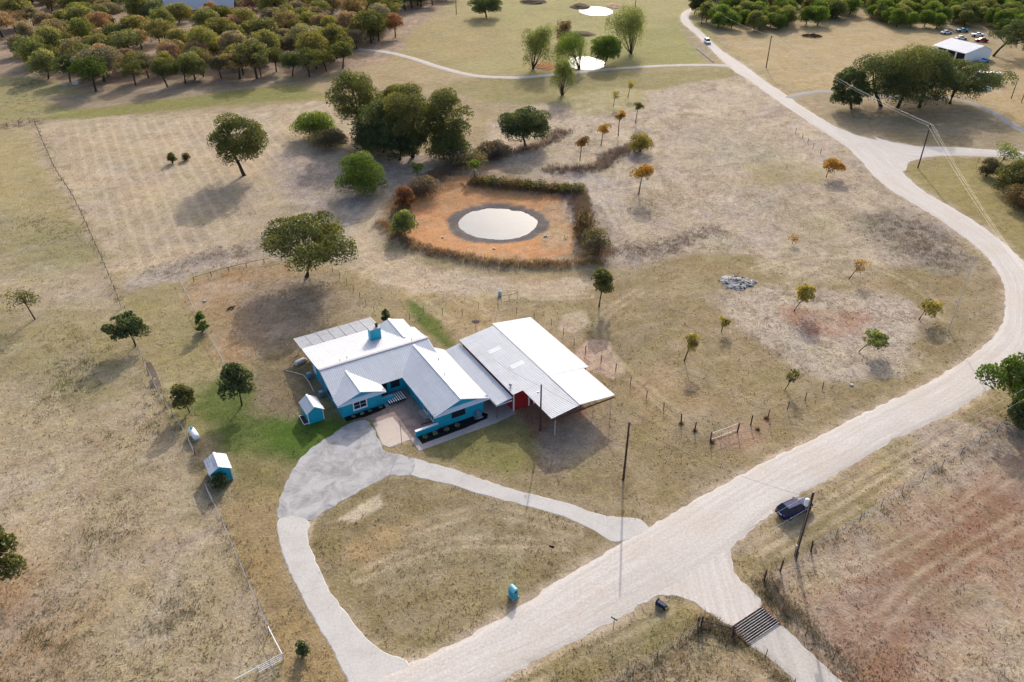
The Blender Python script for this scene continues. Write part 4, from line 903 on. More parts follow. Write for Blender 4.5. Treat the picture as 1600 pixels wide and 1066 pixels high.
T = [
 ('oak_tree','round dark green oak standing alone in the mown hay field',(381,274),331,431,183,262,'oak','oakgreen'),
 ('oak_tree','broad leaning oak behind the house with gnarled low limbs',(480,432),420,563,331,425,'oak','oakgreen'),
 ('oak_tree','leftmost taller oak of the dark clump behind the pond',(566,215),519,602,118,200,'oak','oakgreen'),
 ('oak_tree','dark oak at the front left of the clump behind the pond',(600,238),555,640,160,240,'dense','dark'),
 ('oak_tree','brownish thinning oak in the middle of the clump behind the pond',(645,246),595,688,148,245,'dense','olive'),
 ('oak_tree','rear oak rising over the middle of the clump behind the pond',(640,205),585,675,132,200,'oak','oakgreen'),
 ('oak_tree','rightmost broad oak of the dark clump behind the pond',(692,240),655,738,138,240,'dense','oakgreen'),
 ('oak_tree','low dark oak hidden at the foot of the clump by the hay field',(625,250),580,665,190,252,'dense','dark'),
 ('thicket_shrub','dark low thicket at the right foot of the oak clump',(700,250),668,736,205,252,'shrub','oakgreen','shrub'),
 ('thicket_shrub','dark low thicket at the left foot of the oak clump',(585,235),556,612,190,237,'shrub','dark','shrub'),
 ('oak_tree','compact dark green oak north of the pond bank',(821,228),783,862,169,225,'dense','dark'),
 ('green_bush','large bright green rounded bush in the field left of the pond',(567,301),531,605,238,300,'shrub','bright','bush'),
 ('live_oak_sapling','small dark tree with bent trunk beside the left fence',(212,541),172,234,486,535,'young','dark'),
 ('scrub_tree','stunted brown olive tree with bare low twigs in left pasture',(55,499),14,78,446,485,'bare','olive'),
 ('yard_tree','dark young tree on thin trunk beside the garden pipe fence',(378,633),353,409,568,622,'young','dark'),
 ('yard_tree','small bronze green tree near the fence above propane tank',(296,644),273,313,597,638,'young','olive'),
 ('oak_tree','big green tree cut off by the left picture edge',(-8,925),-62,43,788,915,'oak','oakgreen'),
 ('shed_shrub','dark green shrub growing against the worn shed wall',(348,760),330,360,735,759,'shrub','dark','shrub'),
 ('cedar_sapling','tiny dark conifer sapling beside the curving driveway at the bottom',(474,1023),464,485,1000,1022,'shrub','dark','sapling'),
 ('young_oak','upright dark green young tree in lawn behind the barn',(936,479),921,959,421,463,'young','oakgreen'),
 ('orange_tree','golden orange round tree right of the pond',(998,304),980,1023,252,290,'sapling','gold'),
 ('orange_tree','golden small tree beside the road bend in upper right field',(1291,277),1280,1318,246,272,'young','gold','tree',.6),
 ('yellow_tree','leaning yellow green tree on the pale stony patch',(1241,486),1234,1270,442,476,'young','yellow','tree',.6),
 ('yellow_tree','yellow tipped tree left of the tall white pole',(1436,500),1428,1471,467,492,'young','yellow','tree',.6),
 ('yellow_tree','bright green low tree on slanting trunk near the road curve',(1342,550),1340,1387,514,545,'young','willow','tree',.65),
 ('yellow_tree','pale yellow sapling in the lawn behind the pipe gate',(1069,564),1063,1091,521,548,'sapling','yellow'),
 ('yellow_tree','small yellow sapling with dark trunk right of the barn lawn',(1127,518),1120,1142,490,512,'sapling','yellow'),
 ('bare_sapling','nearly bare sapling with a few leaves beside the road lawn',(1226,608),1222,1246,572,606,'bare','olive'),
 ('bare_sapling','thin orange leaved sapling below the dark weed patch',(1326,436),1325,1353,405,428,'bare','gold'),
 ('bare_sapling','tiny yellowing sapling left of the dark weed patch',(1238,381),1229,1250,366,380,'bare','gold'),
 ('roadside_oak','big green tree hanging over the road at right edge',(1578,645),1538,1645,545,640,'oak','bright'),
 ('fall_sapling','orange sapling with bare trunk, tallest of the four above the pond',(966,212),957,976,171,192,'sapling','gold'),
 ('fall_sapling','golden sapling second of the row above the pond field',(939,227),930,954,194,214,'sapling','gold'),
 ('fall_sapling','orange sapling nearest the pond brush bank',(906,251),896,921,214,238,'sapling','orange'),
 ('fall_sapling','olive sapling behind the golden ones in the upper field',(993,192),986,1005,160,176,'sapling','olive'),
 ('fall_sapling','thin pale sapling below the white lane',(981,152),976,992,124,143,'bare','yellow'),
 ('fall_sapling','faint sparse sapling between the willow and golden saplings',(958,167),952,968,143,158,'bare','yellow'),
 ('yellow_bush','yellow green bush on the dark drainage line above pond',(999,237),984,1018,207,231,'shrub','yellow','bush'),
 ('willow_tree','lone pale willow on the near side of the white lane',(878,149),862,897,97,140,'willow','willow'),
 ('willow_tree','tall willow left of the small far pond',(832,108),816,861,48,104,'willow','willow'),
 ('willow_tree','bare grey willow behind the small far pond',(878,66),868,892,37,64,'willow','brown'),
 ('willow_tree','large pale willow right of the small far pond',(986,84),950,1010,28,78,'willow','willow'),
 ('willow_tree','bright willow standing in front of the small far pond',(905,107),864,915,60,102,'willow','bright'),
 ('willow_tree','rounded dark green willow on the pond edge',(945,102),920,974,57,98,'dense','bright'),
 ('oak_tree','dark spreading oak alone on the green at the top',(760,27),732,789,-6,24,'oak','dark'),
 ('yellow_bush','rounded yellow green bush on the orange pond bank',(632,368),613,653,329,366,'shrub','willow','bush'),
 ('brush_bush','grey purple leafless brush at the pond corner',(664,306),640,690,272,304,'shrub','dusk','bush', .6),
 ('brush_bush','rust brown brush on the left pond bank',(640,325),618,650,292,324,'shrub','rust','bush'),
 ('brush_bush','dark grey brush north of the pond beside compact oak',(772,246),745,798,228,248,'shrub','dusk','bush'),
 ('green_sapling','light green sapling above the pond brush',(741,279),729,753,244,268,'sapling','bright'),
 ('green_sapling','light green sapling tip over the purple brush',(655,288),642,664,256,274,'sapling','bright'),
 ('brush_bush','dark grey brush clump at the lower right pond corner',(935,398),905,955,356,398,'shrub','grey','bush', .5),
 ('brush_bush','brown brush at the right pond bank',(915,370),895,925,330,370,'shrub','brown','bush', .5),
 ('yellow_bush','low yellow green thicket left of the oak clump',(492,214),462,528,174,212,'shrub','bright','bush'),
 ('brush_bush','pale dead brush in the lilac field below the oak clump',(735,262),705,765,245,264,'shrub','grey','bush', .4),
 ('brush_bush','dead grey brush at the foot of the green thicket',(520,230),488,545,208,230,'shrub','grey','bush'),
 ('fence_shrub','green shrub growing through the garden pipe fence',(317,518),308,327,484,517,'shrub','bright','shrub'),
 ('cypress_shrub','dark narrow evergreen shrub behind the house roof',(603,502),597,610,480,500,'shrub','dark','shrub'),
 ('field_shrub','small green bush alone in the mown hay field',(270,255),263,277,237,253,'shrub','olive','shrub'),
 ('field_shrub','small brown stalk bush right of the field shrub',(290,250),285,298,238,250,'shrub','brown','shrub'),
 ('roadside_tree','airy yellow green tree beside the side road at right',(1553,268),1542,1590,224,258,'bare','bright'),
 ('roadside_bush','grey leafless bush under the airy roadside tree',(1540,275),1528,1560,245,276,'shrub','grey','bush'),
 ('roadside_bush','green bush mass at right edge below side road',(1580,300),1552,1615,250,300,'shrub','olive','bush'),
 ('roadside_bush','brown bush mass at right edge above the road bend',(1595,325),1570,1640,290,338,'shrub','brown','bush'),
 ('roadside_bush','dark undergrowth at the foot of right edge tree',(1590,665),1572,1640,625,672,'shrub','dark','bush'),
 ('live_oak','leftmost low spreading oak of the big grove by ranch lane',(1330,170),1293,1352,110,172,'oak','dark'),
 ('live_oak','wide oak in the left half of the big grove by ranch lane',(1376,166),1312,1420,84,166,'dense','dark'),
 ('live_oak','tall oak in the middle of the big grove by ranch lane',(1402,170),1360,1452,80,170,'dense','oakgreen'),
 ('live_oak','right centre oak of the big grove by ranch lane',(1436,168),1400,1482,82,168,'dense','dark'),
 ('live_oak','rear oak filling the grove in front of the white shed',(1420,146),1380,1490,80,135,'oak','oakgreen'),
 ('live_oak','rightmost oak of the grove with clear forked trunk',(1484,162),1450,1547,92,158,'oak','dark'),
 ('live_oak','dark oak overhanging the white shed at right edge',(1552,88),1550,1625,32,82,'oak','dark'),
 ('hedge_tree','small leafy tree overhanging the far road bend',(1085,22),1074,1100,-4,18,'dense','olive'),
]
for k in range(9):
    x = 748 + k * 19.5; y = 290 + k * 1.7
    T.append(('bank_brush_tuft', f'low brown brush tuft on the upper pond bank, {["first","second","third","fourth","fifth","sixth","seventh","eighth","ninth"][k]} from the left', (x, y), x - 13 - k % 3 * 2, x + 13, y - 9 - k % 2 * 3, y + 1, 'shrub', ('brown', 'olive', 'grey')[k % 3], 'bush', .4))
for q, a in enumerate(T):
    nm, lb, bs, x0, x1, yt, yb, kd, cl = a[:9]; tree(nm, lb, bs, x0, x1, yt, yb, kd, cl, a[9] if len(a) > 9 else 'tree', None, q, a[10] if len(a) > 10 else 1.0)

# the woods: prototypes are built once, every tree is a thing of its own
PROTO = []
for k in range(7):
    rg = np.random.default_rng(500 + k); R = [5.6, 4.9, 6.0, 4.6, 5.3, 5.0, 5.8][k]; H = [10.4, 9.8, 11.2, 9.4, 10.2, 10.8, 10.0][k]; c = H * .36
    tr, cr = tree_meshes('dense' if k % 3 else 'oak', H, R, H - c, c, rg, .34); tm = tr.mesh('trunk'); tm.materials.append(M['bark']); cm = cr.data; bpy.data.objects.remove(cr); PROTO.append((tm, cm))
for k in range(4):
    rg = np.random.default_rng(600 + k); R = [4.6, 5.2, 4.2, 4.9][k]; H = [8.0, 8.8, 7.4, 8.4][k]; c = H * .47
    tr, cr = tree_meshes('dense', H, R, H - c, c, rg, .40); tm = tr.mesh('trunk'); tm.materials.append(M['bark']); cm = cr.data; bpy.data.objects.remove(cr); PROTO.append((tm, cm))
def wood_tree(name, label, group, xy, col, sc, k, rz):
    root = empty(name, (xy[0], xy[1], -.05), rz, label, 'tree', group); root.scale = sc
    inst('trunk', PROTO[k][0], root); c = inst('crown', PROTO[k][1], root); c.color = (*col, 1); return root
def scatter(poly, dmin, n, rg, z=0):
    P = W(poly); lo, hi = P.min(0), P.max(0); out = []
    for _ in range(n * 60):
        q = lo + rg.random(2) * (hi - lo)
        if sdist(q[None], P)[0] < 0: continue
        if all((q[0] - o[0]) ** 2 + (q[1] - o[1]) ** 2 > dmin ** 2 for o in out):
            out.append(q)
            if len(out) >= n: break
    return out
rg = np.random.default_rng(77)
WOODL = [(45,128),(130,146),(190,128),(265,136),(345,124),(420,124),(480,118),(540,108),(560,80),(600,64),(640,48),(640,10),(690,18),(700,-14),(-180,-14),(-150,50),(20,60)]
LANEW = catmull(W(WOODLANE), 1.0)
kinds = [('olive', .36, 'olive green oak in the dense wood at upper left'), ('oakgreen', .14, 'deep green oak in the dense wood at upper left'), ('grey', .22, 'thin grey brown oak in the dense wood at upper left'), ('orange', .10, 'orange autumn oak in the dense wood at upper left'), ('dark', .06, 'dark green tree in the dense wood at upper left'), ('rust', .12, 'rusty brown oak in the dense wood at upper left')]
pr_ = np.cumsum([k[1] for k in kinds])
WHOUSE = G(315, 24)[:2]
def zone(q, xa, xb, ya, yb): return ('left' if q[0] < xa else 'middle' if q[0] < xb else 'right') + ' third, ' + ('front' if q[1] < ya else 'middle' if q[1] < yb else 'back') + ' rows'
for q in scatter(WOODL, 5.2, 298, rg):
    if ldist(q[None], LANEW)[0] < 4.5 or (abs(q[0] - WHOUSE[0]) < 18 and -10 < q[1] - WHOUSE[1] < 7): continue
    i = min(int(np.searchsorted(pr_, rg.random() * pr_[-1])), 5); nm = kinds[i][0]; cl = np.array(GREENS[nm]) * rg.uniform(1.3, 2.0) * np.array([rg.uniform(.95, 1.15), 1, rg.uniform(.9, 1.3)])
    if nm in ('orange', 'rust'): cl = cl * np.array([.66, 1.0, 1.25])
    s = rg.uniform(.78, 1.38); zn = zone(q, -175, -100, 255, 320); wood_tree('wood_oak', kinds[i][2].replace('at upper left', 'at upper left, ' + zn), f'{nm} trees of the upper left wood, {zn}', q, cl, (s, s, s * rg.uniform(.72, 1.15)), int(rg.integers(7) if rg.random() < .4 else rg.integers(7, 11)), rg.random() * 6.28)
# front row of the wood, where trunks show
FR = [(150,143,0,'bright'),(212,133,.95,'oakgreen'),(75,112,.9,'olive'),(262,136,.9,'oakgreen'),(290,131,.85,'olive'),(346,122,.8,'grey'),(380,117,.85,'olive'),(408,120,.75,'grey'),(432,112,.8,'olive'),(457,119,.75,'dark'),(484,120,.95,'oakgreen'),(536,107,.95,'oakgreen'),(510,112,.7,'olive'),(580,68,1.15,'oakgreen'),(592,64,1.05,'dark'),(618,58,.9,'rust'),(318,120,.8,'brown'),(232,122,.8,'grey'),(110,128,.9,'dark')]
ORD = 'first second third fourth fifth sixth seventh eighth ninth tenth eleventh twelfth thirteenth fourteenth fifteenth sixteenth seventeenth eighteenth nineteenth twentieth'.split()
for k, (x, y, s, cn) in enumerate(sorted(FR)):
    s = s or 1.0; wood_tree('edge_oak', f'{ORD[k]} oak from the left along the front edge of the upper left wood', 'front edge trees of the upper left wood', G(x, y)[:2], np.array(GREENS[cn]) * (.55 if cn == 'bright' else 1), (s, s, s), k % 7, k * 1.3)
WOODR = [[(1092,28),(1112,46),(1150,49),(1200,49),(1250,46),(1290,37),(1335,22),(1350,6),(1350,-16),(1080,-16),(1095,5)], [(1345,22),(1400,46),(1450,46),(1500,41),(1545,44),(1562,52),(1610,60),(1700,60),(1700,-14),(1350,-14)]]
kr = [('bright', 'light green tree in the wood at upper right', .45, .75), ('oakgreen', 'deep green tree in the wood at upper right', .4, 1.1), ('olive', 'olive tree in the wood at upper right', .15, 1.2)]
for pl, n in zip(WOODR, (120, 160)):
    for q in scatter(pl, 4.4, n, rg):
        if np.min(np.abs(ldist(q[None], (rL + rR)[::4] / 2))) < 6.5: continue
        i = int(rg.choice(3, p=[.45, .4, .15])); cl = np.array(GREENS[kr[i][0]]) * kr[i][3] * rg.uniform(1.0, 1.6); s = rg.uniform(.75, 1.1)
        zn = zone(q, 160, 215, 335, 400); wood_tree('hedgerow_tree', kr[i][1] + ', ' + zn, f'{kr[i][0]} trees of the upper right wood, {zn}', q, cl, (s * 1.0, s * 1.0, s * .95), int(rg.integers(7, 11)), rg.random() * 6.28)
for q in scatter([(628,18),(705,14),(712,-6),(640,-12)], 5.0, 12, rg):
    s = rg.uniform(.75, 1.0); wood_tree('dark_tree', 'dark green tree of the small grove at the top left of centre', 'trees of the small top grove', q, np.array(GREENS['dark']) * 1.1, (s, s, s * .9), int(rg.integers(7)), rg.random() * 6.28)

# ------------------------------------------------------------------ dry grass, weeds
def blades(name, Pts, hmin, hmax, nb, width, colf, jit, rg, kindlab, cat, spread=.15):
    n = len(Pts); P = np.repeat(Pts, nb, 0); m = len(P); zb = np.repeat(relief(Pts), nb) - .06
    a = rg.random(m) * 6.283; h = rg.uniform(hmin, hmax, m); w = width * rg.uniform(.6, 1.4, m); P = P + rg.normal(size=(m, 2)) * spread
    lean = rg.normal(size=(m, 2)) * .45 * h[:, None]; ca, sa = np.cos(a) * w, np.sin(a) * w
    V = np.stack([np.c_[P[:, 0] - ca, P[:, 1] - sa, zb], np.c_[P[:, 0] + ca, P[:, 1] + sa, zb], np.c_[P[:, 0] + lean[:, 0], P[:, 1] + lean[:, 1], zb + h]], 1).reshape(-1, 3)
    col = np.repeat(colf, nb, 0) * rg.uniform(1 - jit, 1 + jit, m)[:, None]; col = np.repeat(np.clip(col, 0, 1), 3, 0)
    o = npmesh(name, V, np.arange(3 * m).reshape(m, 3), 'vcol', [('Col', 'FLOAT_COLOR', 'POINT', np.c_[col, np.ones(len(col))])]); tag(o, kindlab, cat, None, 'stuff'); return o
KEEPOUT = [np.vstack([rL[::9], rR[::-9]]), np.vstack([sL, sR[::-1]])] + [catmull(W(p), 1.5, True) for p in (GUARDAPP, GLANE, APRON, DRIVEL, DRIVER)] + [np.array(hpoly(p)) for p in ([(-.2,-.9),(6.5,-1.2),(8,-.2),(10.7,-.2),(7,-9),(6.4,-12.1),(18.4,-12.1),(22,-11),(34.6,-11),(34.6,5),(17,5),(12,16),(-.2,16)],)] + [np.array([G(x, y)[:2] for x, y in ((584,661),(613,651),(641,687),(608,700),(598,696))])]
LANES = [catmull(W(BACKLANE), 1.0), catmull(W(RANCHLANE), 1.0)]
def free(P, m=.1):
    ok = np.ones(len(P), bool)
    for k in KEEPOUT: ok &= sdist(P, k) < -m
    for l in LANES: ok &= ldist(P, l) > 2.0
    q = np.sqrt(((P[:, 0] - POND[0]) / PONDR[0]) ** 2 + ((P[:, 1] - POND[1]) / PONDR[1]) ** 2); return ok & (q > 1.05)
rg = np.random.default_rng(21)
n = 90000; yy = 46 + (rg.random(n) ** 1.5) * 190; xx = (rg.random(n) * 2 - 1) * (yy * .62 + 34)
Pt = np.c_[xx, yy]; nz = fbm(xx * .35, yy * .35, 55, 4); Pt = Pt[nz + rg.random(n) * .35 > .60]; Pt = Pt[free(Pt)]
cl, sp_ = land(Pt); kp = rg.random(len(Pt)) < .35 + 1.6 * sp_; Pt, cl, sp_ = Pt[kp], cl[kp], sp_[kp]; br = rg.uniform(.95, 1.45, len(Pt))
orange = (cl[:, 0] > cl[:, 2] * 3.4); Pt, cl, br = Pt[~orange], cl[~orange], br[~orange]
blades('dry_grass', Pt, .06, .22, 3, .07, cl * br[:, None] * np.array([1.02, .98, .88]), .25, rg, 'dry short pasture grass and weeds over the land', 'grass', .12)
def weeds(name, label, lines, width, n, hmin, hmax, cols, seed, spread=.3, nb=14, wd=.035):
    rg = np.random.default_rng(seed); P = []
    for ln in lines:
        L = catmull(W(ln), .5); k = rg.integers(0, len(L), n // len(lines)); P.append(L[k] + rg.normal(size=(len(k), 2)) * width)
    P = np.vstack(P); P = P[free(P, .3)]; c = np.array([S(*cols[i]) for i in rg.integers(0, len(cols), len(P))])
    return blades(name, P, hmin, hmax, nb, wd, c, .35, rg, label, 'weeds', spread)
weeds('tall_weeds', 'tall brown dry weeds along the pond bank', BERM, .9, 2600, .3, 1.0, [(190,150,108),(166,128,98),(206,172,124),(150,124,108),(176,160,100)], 1)
weeds('bank_brush', 'grey leafless brush around the pond and the drainage line', [[(690,270),(735,250),(790,240),(850,225),(880,205)],[(760,285),(830,295),(900,298)],[(860,265),(930,262),(965,238),(1005,226)],[(905,310),(915,370),(945,395)],[(640,305),(700,265)]], 1.3, 2600, .3, 1.3, [(150,132,122),(166,144,126),(176,150,120),(132,120,110)], 2)
weeds('drainage_weeds', 'low grey dead weeds along the drainage line right of the pond', [[(940,385),(1000,394),(1060,377),(1115,360)]], 1.8, 320, .1, .4, [(160,142,128),(140,124,112),(178,156,130)], 12)
weeds('fence_weeds', 'straggling weeds along the wire fences', [[(60,200),(85,262),(115,310),(150,385),(188,475)],[(240,600),(300,700),(345,810),(395,930),(425,990)],[(1195,905),(1225,945),(1260,975),(1330,1050)],[(1097,985),(1040,1022),(960,1075)],[(1140,985),(1180,1015),(1230,1066)],[(1270,862),(1350,810),(1480,724),(1590,650)]], .5, 900, .08, .35, [(176,158,124),(156,140,108),(196,174,134),(136,130,92)], 3)
weeds('field_weeds', 'dark dead weeds in the fields', [[(230,432),(300,408),(400,382),(470,350)],[(1350,345),(1420,345),(1480,375)],[(1370,362),(1440,372),(1500,400)],[(1380,375),(1450,392),(1490,412)],[(1400,345),(1470,405)],[(455,215),(530,220),(560,240)],[(20,165),(40,130),(50,190)],[(0,198),(50,190)]], 2.4, 1000, .12, .5, [(168,152,132),(150,140,122),(188,166,142)], 4)
weeds('guard_brush', 'tangled brush beside the cattle guard', [[(1195,915),(1215,945),(1240,965)],[(1100,975),(1135,988),(1150,1000)]], .7, 170, .15, .7, [(140,128,100),(126,118,88),(166,146,116)], 5)
weeds('pasture_clumps', 'green weed clumps in the left pasture', [[(20,350),(60,345),(110,370)],[(100,520),(130,560),(80,600)],[(150,560),(60,640)],[(260,620),(200,700)],[(150,870),(180,800)],[(280,950),(240,990)],[(60,960),(80,1000)]], 2.2, 700, .1, .35, [(120,118,66),(104,108,58),(136,128,80)], 6, .35)

# ------------------------------------------------------------------ poles and lines
def utility_pole(label, bx, by, ty, r=.15, mat='wood', arm=None, name='utility_pole', h=None, tr=False):
    b = G(bx, by); h = h or pole_height(bx, by, ty); root = empty(name, b, 0, label, 'pole')
    MB().tube([(0, 0, -.3), (0, 0, h * .5), (0, 0, h)], [r * 1.15, r, r * .8], 9).build('shaft', mat, root)
    if arm:
        a = math.radians(arm); dx, dy = math.cos(a), math.sin(a); MB().tube([(-dx * .9, -dy * .9, h - .35), (dx * .9, dy * .9, h - .35)], .06, 5).build('crossarm', mat, root)
        for s in (-.8, 0, .8): MB().lathe([(.05, 0), (.08, .06), (.05, .12), (.02, .18)], 8, (dx * s, dy * s, h - .3 if s else h)).build('insulator', 'white', root)
    else: MB().lathe([(.05, 0), (.08, .06), (.05, .12), (.02, .18)], 8, (0, 0, h)).build('insulator', 'white', root)
    if tr:
        MB().lathe([(.05, 0), (.24, .04), (.26, .1), (.26, .85), (.2, .93), (.08, .98)], 14, (-.38, .1, h - 2.0)).build('transformer', 'white', root)
        MB().tube([(-.3, .08, h - 1.5), (0, 0, h - 1.4)], .04, 5).build('bracket', 'steel', root); MB().box(-.35, -.12, -.3, -.1, 1.3, 1.9).build('meter_box', 'steel', root)
        MB().tube([(-.15, -.2, 0), (-.15, -.2, h - 1)], .035, 5).build('conduit', 'steel', root)
    return b, h, root
P1 = utility_pole('dark wooden utility pole in the lawn between barn and road', 974, 750, 660, .14)
P2 = utility_pole('wooden utility pole with white transformer behind the dark blue car', 1243, 868, 770, .16, tr=True)
P3 = utility_pole('leaning wooden utility pole with crossarm at the side road junction', 1434, 263, 195, .15, arm=20)
P4 = utility_pole('wooden pole with floodlight standing in front of the barn bay', 844, 673, 601, .12)
MB().box(-.55, -.3, -.1, .1, P4[1] - 1.4, P4[1] - 1.2).build('floodlight', 'steel', P4[2]); MB().tube([(-.4, 0, P4[1] - 1.25), (0, 0, P4[1] - 1.3)], .03, 5).build('bracket', 'steel', P4[2])
P6 = utility_pole('tall thin whitish pole in the field at right', 1482, 516, 404, .08, 'pipe')
P7 = utility_pole('distant utility pole at the edge of upper right field', 1197, 106, 56, .16, arm=10)
P8 = utility_pole('distant utility pole beside the far green', 991, 30, -2, .16)
P9 = utility_pole('distant utility pole at top left of centre', 713, 23, -4, .16)
P10 = utility_pole('distant utility pole at the far road bend', 1096, 38, 4, .15)
P11 = utility_pole('short wooden pole by the ranch lane, left of two', 1580, 154, 127, .12)
P12 = utility_pole('short wooden pole by the ranch lane, right of two', 1596, 160, 140, .12)
lp = empty('yard_lamp_post', G(628, 693), 0, 'thin grey lamp post at the corner of the pale slab', 'lamp post'); hh = pole_height(628, 693, 659)
MB().tube([(0, 0, 0), (0, 0, hh)], .045, 8).build('shaft', 'steel', lp); MB().lathe([(.05, 0), (.12, .05), (.12, .2), (.03, .28)], 8, (0, 0, hh)).build('lantern', 'steel', lp)
def wire(label, a, b, sag, r=.012, mat='wirepole', seg=14):
    a, b = np.array(a, float), np.array(b, float); m = MB()
    m.tube([a + (b - a) * k / seg - np.array([0, 0, sag * 4 * (k / seg) * (1 - k / seg)]) for k in range(seg + 1)], r, 4)
    o = m.build('power_line', mat); tag(o, label, 'power line'); return o
top = lambda p, dz=.15: p[0] + np.array([0, 0, p[1] + dz])
OFF = G(1655, 640); OFFT = OFF + np.array([0, 0, 9.6]); OFF2 = G(560, 1240)
wire('upper line from transformer pole along the road to the right', top(P2), OFFT, .9, .013); wire('lower line from transformer pole along the road to the right', top(P2, -2.3), OFFT - np.array([0, 0, 2.2]), .9, .013)
wire('upper line from transformer pole running to bottom of picture', top(P2), OFF2 + np.array([0, 0, 9.6]), .9, .013); wire('lower line from transformer pole running to bottom of picture', top(P2, -2.3), OFF2 + np.array([0, 0, 7.4]), .9, .013)
ar = np.array([math.cos(math.radians(20)), math.sin(math.radians(20)), 0]) * .8
for s, w_ in ((-1, 'left'), (0, 'middle'), (1, 'right')):
    wire(f'{w_} line crossing the road bend from the junction pole', top(P3, -.1 if s else .1) + ar * s, OFFT + np.array([0, 0, .2 * s]), 1.2, .013)
    wire(f'{w_} line over the big grove towards the far road', top(P3, -.1 if s else .1) + ar * s, top(P7, -.1 if s else .1) + ar * s, 1.6, .015)
wire('thin service wire from the bay pole over barn roof', top(P4, -.3), np.array([*hloc(23.0, -3.0)[:2], 4.0]), .3, .012, 'dark'); wire('thin service wire from the bay pole to lawn pole', top(P4, -.3), top(P1, -.3), .6, .012, 'dark'); wire('service wire from lawn pole to the transformer pole', top(P1, -.3), top(P2, -.8), 1.0, .012, 'dark')
wire('distant line from the field pole to far road bend', top(P7), top(P10), 1.5, .015)

# ------------------------------------------------------------------ fences and gates
POSTS = {}
def post_mesh(kind, h):
    k = (kind, round(h, 1))
    if k not in POSTS:
        m = MB(); r = {'tpost': .042, 'wood': .065, 'heavy': .10, 'pipe': .05}[kind]
        m.tube([(0, 0, -.2), (0, 0, h * .55), (0, 0, h)], [r * 1.05, r, r * .95], 6); me = m.mesh('post'); me.materials.append(M[{'tpost': 'rust', 'wood': 'post', 'heavy': 'wood', 'pipe': 'pipe'}[kind]]); POSTS[k] = me
    return POSTS[k]
def fence(label, line, gap, kind, h=1.25, wires=4, wmat='wire', smooth=True, rails=(), r=.008, name='wire_fence', lean=.05, heavy=(), exact=False):
    C = catmull(W(line), .3) if smooth else np.vstack([np.linspace(a, b, max(2, int(np.linalg.norm(b - a) / .3)), endpoint=False) for a, b in zip(W(line)[:-1], W(line)[1:])] + [W(line)[-1:]])
    L = np.r_[0, np.cumsum(np.linalg.norm(np.diff(C, axis=0), axis=1))]; n = max(2, int(round(L[-1] / gap)) + 1); s = np.linspace(0, L[-1], n)
    P = np.c_[np.interp(s, L, C[:, 0]), np.interp(s, L, C[:, 1])]
    if exact: P = W(line); n = len(P)
    z0 = relief(P); o0 = P[0]; root = empty(name, (o0[0], o0[1], 0), 0, label, 'fence'); rgf = random.Random(len(label))
    for k in range(n):
        kd = 'heavy' if k in heavy or (heavy and k - n in heavy) else kind
        inst('post', post_mesh(kd, h + (.25 if kd == 'heavy' else 0)), root, (P[k][0] - o0[0], P[k][1] - o0[1], z0[k]), (rgf.uniform(-lean, lean), rgf.uniform(-lean, lean), rgf.random() * 3))
    for q in range(wires):
        zz_ = h * (.25 + .7 * q / max(1, wires - 1)); m = MB(); m.tube([(P[k][0] - o0[0], P[k][1] - o0[1], z0[k] + zz_) for k in range(n)], r, 3); m.build('wire', wmat, root)
    for zr, rr, mt in rails: MB().tube([(P[k][0] - o0[0], P[k][1] - o0[1], z0[k] + zr) for k in range(n)], rr, 6).build('rail', mt, root)
    return root
fence('wire fence with thin posts between left pasture and hay field', [(56,196),(85,262),(115,310),(150,385),(172,435),(190,482)], 3.6, 'wood')
fence('wire fence along the left pasture from dark sapling to propane tank', [(190,482),(205,520),(222,560),(240,600),(262,640),(285,672),(305,712)], 3.4, 'tpost', 1.3, 4, 'pipe', r=.014)
fence('wire fence along the left pasture beside the long driveway', [(322,765),(345,812),(370,870),(395,930),(410,962),(421,988)], 3.4, 'tpost', 1.3, 4, 'pipe', r=.014)
fence('white pipe rail fence leading down to the white gate', [(421,988),(432,1010),(443,1031)], 2.4, 'pipe', 1.0, 0, rails=((.95, .05, 'white'),), name='pipe_fence')
fence('white pipe rail running from the gate to the bottom edge', [(404,1052),(390,1060),(370,1071)], 2.4, 'pipe', 1.0, 0, rails=((.95, .05, 'white'),), name='pipe_fence')
fence('pale pipe fence slanting across the grassy side yard', [(281,441),(304,487),(322,520),(340,552),(354,580)], 3.0, 'pipe', 1.1, 1, rails=((1.05, .035, 'steel'),), name='pipe_fence')
fence('dark low pipe fence between the dirt yard and pale weeds', [(303,440),(350,426),(400,414),(440,406)], 3.5, 'wood', .9, 2, rails=((.85, .04, 'rust'),), name='pipe_fence')
fence('thin wire fence from the broad oak to the back yard', [(520,425),(548,450),(575,480),(585,488)], 3.0, 'tpost', 1.2, 3)
fence('thin wire fence behind house and barn', [(640,500),(660,488),(715,494),(750,482),(790,486),(855,506),(876,520),(897,540)], 3.6, 'tpost', 1.35, 3, lean=.03)
fence('thin wire fence with spaced posts right of the barn', [(915,552),(939,567),(962,580),(985,601),(1010,622),(1037,641),(1064,661),(1085,674),(1110,690)], 3.4, 'wood', 1.4, 3, r=.012, heavy=(-1, -2, -3), exact=True)
fence('thin wire fence running right from the pipe gate', [(1152,676),(1173,664),(1200,652),(1230,640),(1258,625),(1285,608)], 3.6, 'wood', 1.4, 3, r=.012, heavy=(0, 1), exact=True)
fence('wire fence along the right field beside the mown verge', [(1267,862),(1305,839),(1350,811),(1390,783),(1430,757),(1480,724),(1530,692),(1575,665),(1610,642)], 4.2, 'tpost', 1.4, 4, 'pipe', r=.014)
fence('wire fence corner with braces behind the transformer pole', [(1194,908),(1220,892),(1243,878),(1267,862)], 2.5, 'wood', 1.5, 4, heavy=(0, 1, 3))
